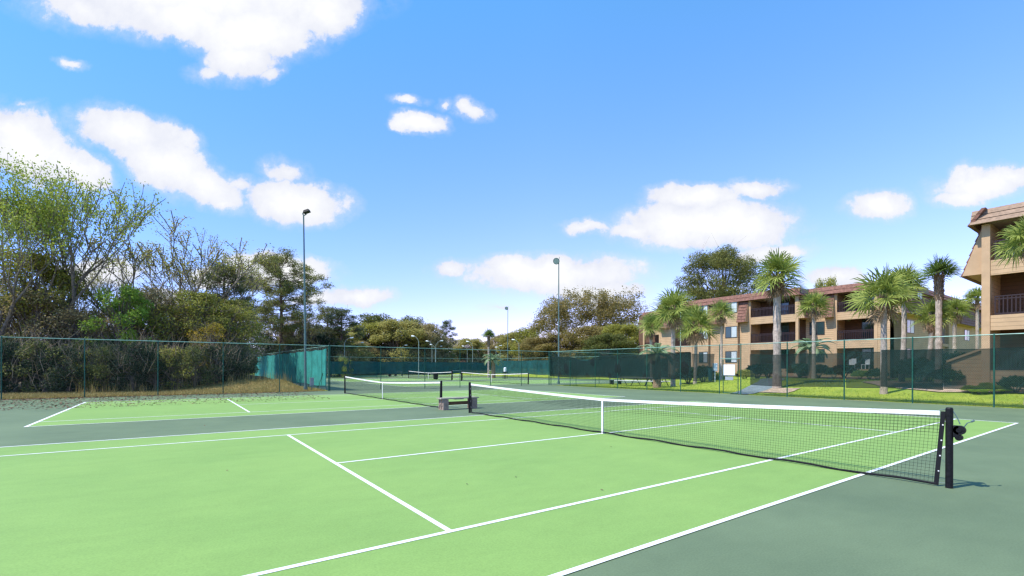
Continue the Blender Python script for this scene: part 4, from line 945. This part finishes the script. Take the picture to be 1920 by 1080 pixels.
# ------------------------------------------------------------------ palms
def frond(b,o,az,el,plen,fan,seedr,droop=1.0):
    """costapalmate leaf: petiole then a fan of drooping segments"""
    rs=seedr; d=Vector((math.cos(az)*math.cos(el),math.sin(az)*math.cos(el),math.sin(el)))
    side=Vector((-math.sin(az),math.cos(az),0))
    p=o; pts=[]
    for i in range(5):
        t=i/4; pts.append(o+d*plen*t-Vector((0,0,.22*plen*t*t*droop)))
    b.cur=1; b.path(pts,[.022,.018,.015,.013,.011],n=4); b.cur=0
    hub=pts[-1]; dh=(pts[-1]-pts[-2]).normalized(); upv=side.cross(dh); upv=upv if upv.z>0 else -upv
    ro=rs.normal(0,.75); side,upv=(side*math.cos(ro)+upv*math.sin(ro)),(upv*math.cos(ro)-side*math.sin(ro))
    n=22
    for i in range(n):
        a=(i/(n-1)-.5)*R(230)+rs.normal(0,.06); L_=fan*(.62+.42*math.cos(a*.7))*rs.uniform(.82,1.12)
        dirv=(dh*math.cos(a)+side*math.sin(a)+upv*(.10+.10*abs(math.sin(a)))).normalized()
        wv=(dh*-math.sin(a)+side*math.cos(a)).normalized()*fan*.034
        hb=hub-dh*fan*.12*abs(a)
        g=Vector((0,0,-1)); q0=hb; q1=hb+dirv*L_*.45; q2=hb+dirv*L_*.80+g*L_*.05*droop; q3=hb+dirv*L_*1.02+g*L_*(.10+.16*rs.random())*droop
        b.face([q0-wv*.25,q0+wv*.25,q1+wv,q1-wv]); b.face([q1-wv,q1+wv,q2+wv*.62,q2-wv*.62]); b.face([q2-wv*.62,q2+wv*.62,q3])
def mk_palm(key,sd,nf=30,plen=.95,fan=1.15,boots=1.1,trunkH=5,tr=.19,bent=0,mleaf='palm',dead=5,elmin=-.5,bootr=.34,droop=1):
    rs=np.random.default_rng(sd); t=proto('palm_tree','palm tree')
    b=MB(); n=26; pts=[];rad=[]
    for i in range(n+1):
        z=trunkH*i/n; u=i/n; pts.append((bent*math.sin(u*2.2)*(1-u*.3),0,z)); rad.append(tr*(1.0+.35*math.exp(-z/.35))*(1+.05*rs.normal())*(1-.1*u))
    pts[0]=(0,0,-.3); b.path(pts,rad,n=12); tk=b.build('trunk',M['palmtrunk'],t)
    top=Vector(pts[-1])
    b=MB(); nb=int(70*boots)
    for i in range(nb):
        z=trunkH-boots*(1-i/nb)*1.0+.1; a=i*2.4+rs.normal(0,.15); d=Vector((math.cos(a),math.sin(a),0)); s=Vector((-d.y,d.x,0)); c=Vector((top.x,top.y,z))+d*tr*.8
        L_=rs.uniform(.6,1)*bootr; tip=c+d*L_*.55+Vector((0,0,L_*1.0)); w_=.055
        b.hexa([c-s*w_-d*.03,c+s*w_-d*.03,c+s*w_+Vector((0,0,-.07)),c-s*w_+Vector((0,0,-.07)),tip-s*w_*.6-d*.02,tip+s*w_*.6-d*.02,tip+s*w_*.6+d*.02,tip-s*w_*.6+d*.02])
    b.build('boots',M['boot'],t)
    b=MB()
    for i in range(nf):
        u=i/nf; el=elmin+(1.45-elmin)*u**.9; frond(b,top+Vector((0,0,.15+.25*u)),i*2.4+rs.normal(0,.2),el,plen*rs.uniform(.8,1.1)*(1-.25*u),fan*rs.uniform(.85,1.1),rs,droop)
    b.build('crown',[M[mleaf],M['palmdeep']],t)
    if dead:
        b=MB()
        for i in range(dead): frond(b,top+Vector((0,0,-.1)),i*1.9+1,-1.0,plen*.6,fan*.6,rs,1.4)
        b.build('dead_fronds',[M['deadfrond'],M['deadfrond']],t)
    PL[key]=regist(t)
    return trunkH
mk_palm('palm1',51,nf=26,dead=6,boots=1.3); mk_palm('palm2',52,nf=22,bent=.35,plen=.85,fan=1.05,dead=7,boots=1.5); mk_palm('palm3',53,nf=27,plen=1.15,fan=1.25,bent=-.25,dead=8)
mk_palm('palm4',54,nf=24,plen=.7,fan=.95,elmin=0,boots=1.9,bootr=.42,dead=0,mleaf='palmdeep',tr=.2)
# each palm: key, base px, depth, trunk-top y (px), crown scale, label
def PALM(key,px,dep,cy,cs,label,rz=0,tilt=(0,0),thick=1):
    """trunk height scaled in z apart from the crown: build by scaling the trunk part only"""
    x,y=spot(px,dep); z=terrain(x,y); H=zat(cy,dep)-z; src=PL[key]
    t=dup(src,(x,y,z-.02),rz,1,label,'sabal palms')
    t.name='palm_tree'; t.rotation_euler=(tilt[0],tilt[1],rz)
    for k in [o for o in COL.objects if o.parent==t]:
        nm=k.name.split('.')[0]
        if nm=='trunk': k.scale=(thick,thick,H/5)
        elif nm=='boots': k.location=(0,0,H-5*cs); k.scale=(cs*thick,cs*thick,cs)
        else: k.location=(0,0,H-5*cs); k.scale=(cs,cs,cs)
        
    return t
PALM('palm1',1457,31,519,1.05,'tall palm with the thickest grey trunk, in front of the apartment balcony',rz=.5,tilt=(0,.03),thick=1.28)
PALM('palm1',1262,40,585,1.15,'palm with broad double crown left of the apartment windows',rz=2.1,thick=.95)
PALM('palm3',1303,44,612,1.05,'shorter palm leaning beside the broad crowned one',rz=1.1,thick=.8)
PALM('palm2',1352,42,587,.78,'thin drooping palm between the apartment windows',rz=.4,thick=.62)
PALM('palm2',1526,40,575,.85,'small palm before the apartment wall, right of the thick trunked one',rz=3.5,thick=.8)
PALM('palm3',1657,26,558,.86,'bushy bright palm whose trunk stands nearest the fence',rz=.3,thick=.82)
PALM('palm3',1690,31,535,.7,'palm just behind the bushy bright one, crown a little higher',rz=1.3,thick=.8)
PALM('palm4',1760,28.5,517,.84,'straight palm with short dark crown over a brown booted neck',rz=.3,thick=.86)
PALM('palm2',1733,29.5,592,.72,'leaning palm just left of the straight booted one',rz=-.6,tilt=(.02,.07),thick=.72)
PALM('palm2',1794,37,582,.7,'palm with crown low right of the straight booted one',rz=2.6,thick=.7)
PALM('palm1',1832,52,560,.8,'farthest right small palm showing beside the nearest building corner',rz=2.6,thick=.8)
PALM('palm3',1930,20.6,450,.58,'palm crown hanging into the picture at the right edge',rz=2.2,thick=.8)
PALM('palm4',916,74,632,.9,'slim far palm alone before the far tree line',rz=1,thick=.75)
PALM('palm2',1222,52,612,1.0,'palm before the farthest apartment balconies',rz=1,thick=.8)
# pale feather palms: arching leaves with leaflets
def mk_feather(key,sd,n=22,L0=1.9,m='palmpale',trunkH=.9,tr=.3):
    rs=np.random.default_rng(sd); t=proto('feather_palm','palm tree'); b=MB(); b.path([(0,0,-.2),(0,0,trunkH*.6),(0,0,trunkH)],[.3,.26,.2],n=10); b.build('trunk',M['boot'],t)
    b=MB()
    for i in range(n):
        az=i*2.4; el=1.3-1.2*(i/n); o=Vector((0,0,trunkH)); d=Vector((math.cos(az),math.sin(az),0)); side=Vector((-d.y,d.x,0)); pts=[]
        L_=L0*rs.uniform(.85,1.1)
        for k in range(11):
            s=k/10*L_; ang=el-1.5*(k/10)**1.3; 
            if k==0: p=o.copy()
            else: p=pts[-1]+(d*math.cos(ang)+Vector((0,0,math.sin(ang))))*(L_/10)
            pts.append(p)
        b.cur=1; b.path(pts,[.03*(1-k/11)+.004 for k in range(11)],n=4); b.cur=0
        for k in range(2,60):
            u=k/60*10; j=min(9,int(u)); p=pts[j]+(pts[j+1]-pts[j])*(u-j); tdir=(pts[j+1]-pts[j]).normalized(); ll=.42*math.sin(math.pi*(.12+.83*k/60))
            for s in (-1,1):
                q=(side*s*.8+tdir*.75+Vector((0,0,.25))).normalized(); e=p+q*ll-Vector((0,0,.25*ll)); mdl=p+q*ll*.5; wv=tdir*.016
                b.face([p-wv,p+wv,mdl+wv,mdl-wv]); b.face([mdl-wv,mdl+wv,e])
    b.build('crown',[M[m],M['palmdeep']],t); PL[key]=regist(t)
mk_feather('feather',61,n=20,L0=1.7,trunkH=2.3,tr=.3)
def FP(px,dep,sc_,label,dz=0,trunk=None):
    x,y=spot(px,dep); t=plant('feather',x,y,sc_,label,'palm tree','feather leaved palms',name='feather_palm',dz=dz)
    return t
FP(1232,38,1.12,'pale feather palm behind the windscreen left of the gate')
FP(1522,42,1.12,'pale green feather palm on the thick bent trunk near the apartment wall')
FP(925,70,1.15,'pale feather palm at the foot of the slim far palm')
# ------------------------------------------------------------------ garden beds and shrubs
def patch(name,pts,m,dz=.012,n=10,kind='structure'):
    """sheet following the terrain: pts = outline polygon (x,y); filled as a fan of subdivided rings"""
    cx_=sum(p[0] for p in pts)/len(pts); cy_=sum(p[1] for p in pts)/len(pts); v=[];f=[]
    P=[]; 
    for i in range(len(pts)):
        a=pts[i]; c_=pts[(i+1)%len(pts)]
        for k in range(5): u=k/5; P.append((a[0]+(c_[0]-a[0])*u+random.uniform(-.05,.05),a[1]+(c_[1]-a[1])*u+random.uniform(-.05,.05)))
    N_=len(P)
    for r_ in range(1,n+1):
        for p in P: x=cx_+(p[0]-cx_)*r_/n; y=cy_+(p[1]-cy_)*r_/n; v.append((x,y,terrain(x,y)+dz))
    v.append((cx_,cy_,terrain(cx_,cy_)+dz)); c0=len(v)-1
    for i in range(N_): f.append((c0,i,(i+1)%N_))
    for r_ in range(n-1):
        for i in range(N_): f.append((r_*N_+i,(r_+1)*N_+i,(r_+1)*N_+(i+1)%N_,r_*N_+(i+1)%N_))
    me=bpy.data.meshes.new(name); me.from_pydata(v,[],f); me.materials.append(m); o=bpy.data.objects.new(name,me); COL.objects.link(o); tag(o,kind=kind); return o
# mulch beds along the buildings, path from the gate
patch('mulch_bed',[(40.5,16),(40.5,24),(41.5,32),(44.1,32),(44.1,7.6),(42.5,6.0),(38,5.0),(36,7),(37.5,11)],M['mulch'],.03)
patch('mulch_bed',[(24.2,-3.6),(23.8,-.9),(25,1.8),(27,3.5),(31,4),(34,3),(34,-2),(26.1,-2),(25.95,-12),(24.6,-12)],M['sand'],.03)
patch('path',[(19.7,8.2),(19.7,7.0),(24,7.3),(30,9.5),(36,12.5),(35.4,13.6),(29,10.9),(24,8.6)],M['conc'],.022)
patch('path',[(26.8,6.9),(29,6.0),(29.5,4.9),(27.2,5.6)],M['conc'],.04)
patch('path',[(21.3,7.6),(23.2,7.8),(23.6,5.6),(21.6,5.5)],M['sand'],.02)
def mk_round(key,sd,H=1,m='box',n=3200,ls=.045):
    seed(sd); t=proto('shrub','shrub'); d=rng.normal(size=(n,3)); d/=np.linalg.norm(d,axis=1)[:,None]; d[:,2]=np.abs(d[:,2])*1.0-.25*(rng.random(n))
    lump=1+.10*np.sin(d[:,0]*7+1)*np.sin(d[:,1]*6+2)+.06*np.sin(d[:,2]*11)
    p=d*np.array([.55,.55,.5])*(rng.uniform(.72,1.04,n)*lump)[:,None]; p[:,2]+=.42; p[:,2]=np.clip(p[:,2],.02,2)
    b=MB()
    for i in range(9): a=i*.7; b.path([(0,0,-.05),(math.cos(a)*.15,math.sin(a)*.15,.3),(math.cos(a)*.35,math.sin(a)*.35,.6)],[.02,.014,.006],n=4)
    b.build('stem',M['barkdark'],t); leafmesh('leaves',p*H,rng.uniform(.6,1.3,n)*ls,M[m],t,asp=.6); PL[key]=regist(t)
mk_round('round',71); mk_round('scruff',72,m='reddish',n=2200,ls=.06)
SH=[('round',1368+150,44,1.5,'box','long clipped dark shrub in front of the balcony, left part'),('round',1500,43,1.6,'box','clipped dark shrub right of the thick palm trunk'),('round',1535,43,1.5,'box','clipped dark shrub beside the bent feather palm trunk'),('round',1563,41,1.2,'box','round shrub right of the bent feather palm'),('round',1583,42,1.5,'box','taller round shrub below the wall plaque'),('round',1612,38,.9,'bright','small light shrub before the brown bed'),('round',1630,38,.9,'bright','second small light shrub before the brown bed'),
('round',1645,36,1.1,'box','round shrub just left of the bushy palm trunk'),('round',1420,44,1.7,'dark','dark shrub behind the left part of the draped screen'),('round',1440,43,1.6,'dark','dark shrub left of the thick palm trunk'),('round',1396,42,1.2,'olive','olive shrub just right of the gate'),('round',1348,43,1.3,'olive','olive shrub just left of the gate'),('round',1290,46,2.0,'box','wide hedge shrub behind the screen below the leaning palm'),('round',1318,46,2.0,'box','wide hedge shrub behind the screen near its right end'),
('round',1722,30,1.9,'box','large dark shrub between the two trunks of the right palms'),('round',1742,31,1.7,'dark','dark shrub touching the straight palm trunk on its left'),('round',1782,26.5,1.15,'box','dark round shrub right of the straight palm trunk'),('scruff',1800,27,1.5,'reddish','reddish loose shrub before the lean to'),('scruff',1822,26.5,1.4,'reddish','reddish loose shrub below the building corner'),('scruff',1772,29,1.7,'dark','tall dark shrub left of the lean to'),('round',1793,31,2.3,'box','rounded dark tree like shrub beside the lean to roof'),
('round',1850,24,.55,'yellowgreen','low yellow green plant before the lattice, left one'),('round',1835,23.5,.5,'bright','low bright plant in the sandy bed, left one'),('round',1862,23.3,.55,'yellowgreen','low yellow green plant before the lattice, middle one'),('round',1880,23.2,.5,'bright','low bright plant before the lattice, right one'),('round',1905,23,1.0,'box','dark shrub at the right edge before the lattice'),('round',1818,24,.5,'yellowgreen','low yellow green plant in the sandy bed, leftmost')]
for k,px,d,s,mt,lb in SH:
    x,y=spot(px,d); t=plant(k,x,y,(s*1.15,s*1.15,s*.95),lb,'shrub','garden shrubs',{'leaves':M[mt]},name='shrub')
# grass and litter
def blades(name,X,Y,H,m,wd=.012,lean=.35,kindlabel=None):
    n=len(X); a=rng.uniform(0,6.28,n); dx,dy=np.cos(a),np.sin(a); h=H*rng.uniform(.5,1.2,n); Z=np.array([terrain(x,y)-.02 for x,y in zip(X,Y)])
    lx=rng.normal(0,lean,n)*h; ly=rng.normal(0,lean,n)*h; v=np.empty((n,3,3))
    v[:,0]=np.stack([X-dx*wd,Y-dy*wd,Z],1); v[:,1]=np.stack([X+dx*wd,Y+dy*wd,Z],1); v[:,2]=np.stack([X+lx,Y+ly,Z+h],1)
    me=bpy.data.meshes.new(name); me.vertices.add(n*3); me.vertices.foreach_set('co',v.ravel()); me.loops.add(n*3); me.loops.foreach_set('vertex_index',np.arange(n*3)); me.polygons.add(n); me.polygons.foreach_set('loop_start',np.arange(n)*3); me.polygons.foreach_set('loop_total',np.full(n,3)); me.materials.append(m); me.update(calc_edges=True)
    o=bpy.data.objects.new(name,me); COL.objects.link(o); tag(o,kindlabel[0],kindlabel[1],kind='stuff'); return o
seed(91)
n=26000; X=rng.uniform(-17,-.2,n); Y=25.35+rng.random(n)**1.2*5.5; blades('dry_grass',X,Y,.16,M['grassdry'],.012,.5,('dry golden grass on the bank behind the left fence','grass'))
n=520; X=rng.uniform(-13,-2,n); k=rng.integers(0,40,n); X=np.array([-13+.29*q for q in k])+rng.normal(0,.14,n); Y=29.3+.35*np.sin(k*2.3)+rng.normal(0,.2,n); blades('tall_grass',X,Y,.75,M['grassdry'],.012,.12,('tall dry grass stalks along the foot of the woods','grass'))
n=46000; X=19.8+rng.random(n)**1.3*16; Y=rng.uniform(-9,25,n); keep=~((X>23.8)&(Y<4)); X=X[keep];Y=Y[keep]; blades('lawn_grass',X,Y,.07,M['grassgreen'],.012,.5,('bright green lawn between the right fence and the apartments','grass'))
n=7000; X=-18+rng.random(n)**1.8*16; Y=24.9-rng.random(n)**1.7*(8.5); X=X[:n]; 
C=np.stack([X,Y,np.full(n,.016)],1); o=leafmesh('leaf_litter',C,rng.uniform(.025,.065,n),M['litter'],asp=.6,up_=2.5); tag(o,'fallen brown leaves scattered over the far left court corner','leaves',kind='stuff')
n=1600; X=rng.uniform(-17,-1,n); Y=25.05-rng.random(n)**2*.7; C=np.stack([X,Y,np.full(n,.016)],1); o=leafmesh('leaf_litter',C,rng.uniform(.015,.04,n),M['litter'],asp=.6,up_=2.5); tag(o,'thin line of brown leaves along the foot of the left fence','leaves',kind='stuff')
seed(93); n=70; X=rng.uniform(-9,10,n); Y=rng.uniform(-5,24,n); C=np.stack([X,Y,np.full(n,.016)],1); o=leafmesh('leaf_litter',C,rng.uniform(.012,.035,n),M['litter'],asp=.5,up_=2.5); tag(o,'few stray leaves and specks blown across the two courts','leaves',kind='stuff')
seed(95); n=500; X=rng.uniform(19.35,20.3,n); Y=rng.uniform(-8,7,n); C=np.stack([X,Y,np.full(n,.03)],1); o=leafmesh('leaf_litter',C,rng.uniform(.012,.03,n),M['litter'],asp=.6,up_=2); tag(o,'dry leaf bits along the sandy edge below the right fence','leaves',kind='stuff')
# ------------------------------------------------------------------ picnic tables and small things
def picnic():
    t=thing('picnic_table',(0,0,0),None,'picnic table','white topped picnic tables on the lawn'); a=2.0
    b=MB(); 
    for i in range(3): b.box(-a/2,a/2,-.36+.245*i,-.13+.245*i,.70,.74)
    b.build('table_top',M['metalwhite'],t)
    for s in (-1,1):
        b=MB(); b.box(-a/2,a/2,s*.75-.13,s*.75+.13,.42,.46); b.build('seat',M['metalwhite'],t)
        b=MB(); x=s*.7
        b.path([(x,-.8,.02),(x,-.1,.70)],.035,n=6); b.path([(x,.8,.02),(x,.1,.70)],.035,n=6); b.path([(x,-.78,.39),(x,.78,.39)],.03,n=6); b.build('leg',M['black'],t)
    regist(t); return t
pt=picnic(); dpos=[(1179,43.5),(1205,42.5),(1231,41.5)]
for i,(px,d) in enumerate(dpos):
    x,y=spot(px,d); lb='%s white picnic table behind the right windscreen'%['leftmost','middle','rightmost'][i]
    if i==0: pt.location=(x,y,terrain(x,y)); pt['label']=lb; pt.rotation_euler=(0,0,R(-80))
    else: q=dup(pt,(x,y,terrain(x,y)),R(-80),label=lb)
def slatbench(px,d,label,m,rz=0,name='bench'):
    x,y=spot(px,d); t=thing(name,(x,y,terrain(x,y)),label,'bench','small far benches',rz=rz)
    b=MB(); b.box(-.75,.75,-.2,.2,.42,.46); b.build('seat',m,t); b=MB(); b.box(-.75,.75,.2,.24,.6,.85); b.build('backrest',m,t)
    for s in (-1,1): b=MB(); b.box(s*.6-.03,s*.6+.03,-.18,.18,0,.419); b.box(s*.6-.03,s*.6+.03,.24,.28,0,.85); b.build('leg',M['black'],t)
slatbench(1155,46,'pale blue bench left of the picnic tables',mat('blue_paint',(.18,.30,.34),.5),rz=.1)
slatbench(735,84,'dark bench near the small bin behind the second court',M['poledark'],rz=-.9)
slatbench(748,88,'grey bench under the teal panel',M['greybox'],rz=-.9)
slatbench(800,95,'far dark bench behind the black bin',M['poledark'],rz=-.9)
def bin_(px,d,h,r,label,m):
    x,y=spot(px,d); t=thing('trash_bin',(x,y,terrain(x,y)),label,'bin')
    b=MB(); b.tube((0,0,.05),(0,0,h),r*.85,r,n=16); b.build('bucket',m,t)
    b=MB(); b.tube((0,0,h),(0,0,h+.05),r*1.08,r*1.08,n=16); b.build('rim',m,t)
    b=MB(); b.tube((0,0,0),(0,0,.049),r*.5,n=10); b.build('foot',M['black'],t)
bin_(817,62,.78,.34,'black bin standing on the far court below the central lamps',M['black'])
bin_(731,80,.75,.3,'small black bin left of the far benches',M['black'])
bin_(1332,38,1.0,.17,'slim teal bin on the lawn left of the gate',M['tealbin'])
def cooler(px,d):
    x,y=spot(px,d); t=thing('water_cooler',(x,y,0),'white water jug on a dark stand near the pale feather palm','water cooler')
    b=MB(); b.tube((0,0,1.0),(0,0,1.5),.2,n=14); b.tube((0,0,1.5),(0,0,1.6),.2,.08,n=14); b.build('jug',M['metalwhite'],t)
    b=MB(); b.box(-.25,.25,-.25,.25,.9,.999)
    for sx in (-1,1):
        for sy in (-1,1): b.box(sx*.2-.03,sx*.2+.03,sy*.2-.03,sy*.2+.03,0,.9)
    b.build('stand',M['black'],t)
cooler(947,66)
def ref_stand(px,d):
    x,y=spot(px,d); t=thing('umpire_stand',(x,y,0),'dark framed stand with white shelves between the far nets','stand',rz=-.6)
    for sx in (-1,1):
        for sy in (-1,1):
            b=MB(); b.box(sx*.62-.05,sx*.62+.05,sy*.35-.04,sy*.35+.04,0,1.25 if sx<0 else 1.15); b.build('leg',M['black'],t)
    for z,m in ((.3,'plank'),(.62,'metalwhite'),(1.12,'poledark')):
        b=MB(); b.box(-.57,.57,-.33,.33,z,z+.06); b.build('shelf',M[m],t)
ref_stand(857,60)
x,y=spot(587,31); t=thing('utility_box',(x,y,0),'small grey utility box at the foot of the teal windscreen','utility box'); t.location=(-.9,YB+.9,terrain(-.9,YB+.9))
b=MB(); b.box(-.12,.12,-.08,.08,.35,.85); b.build('box',M['greybox'],t); b=MB(); b.tube((0,0,0),(0,0,.349),.035,n=8); b.build('post',M['poledark'],t); b=MB(); b.box(-.14,.14,-.1,.1,.851,.88); b.build('lid',M['greybox'],t)
# remove the prototypes: their copies stand in the scene
for t in HID:
    for c_,gs in KIDS.get(t.name,[]):
        for g in gs: bpy.data.objects.remove(g)
        bpy.data.objects.remove(c_)
    bpy.data.objects.remove(t)
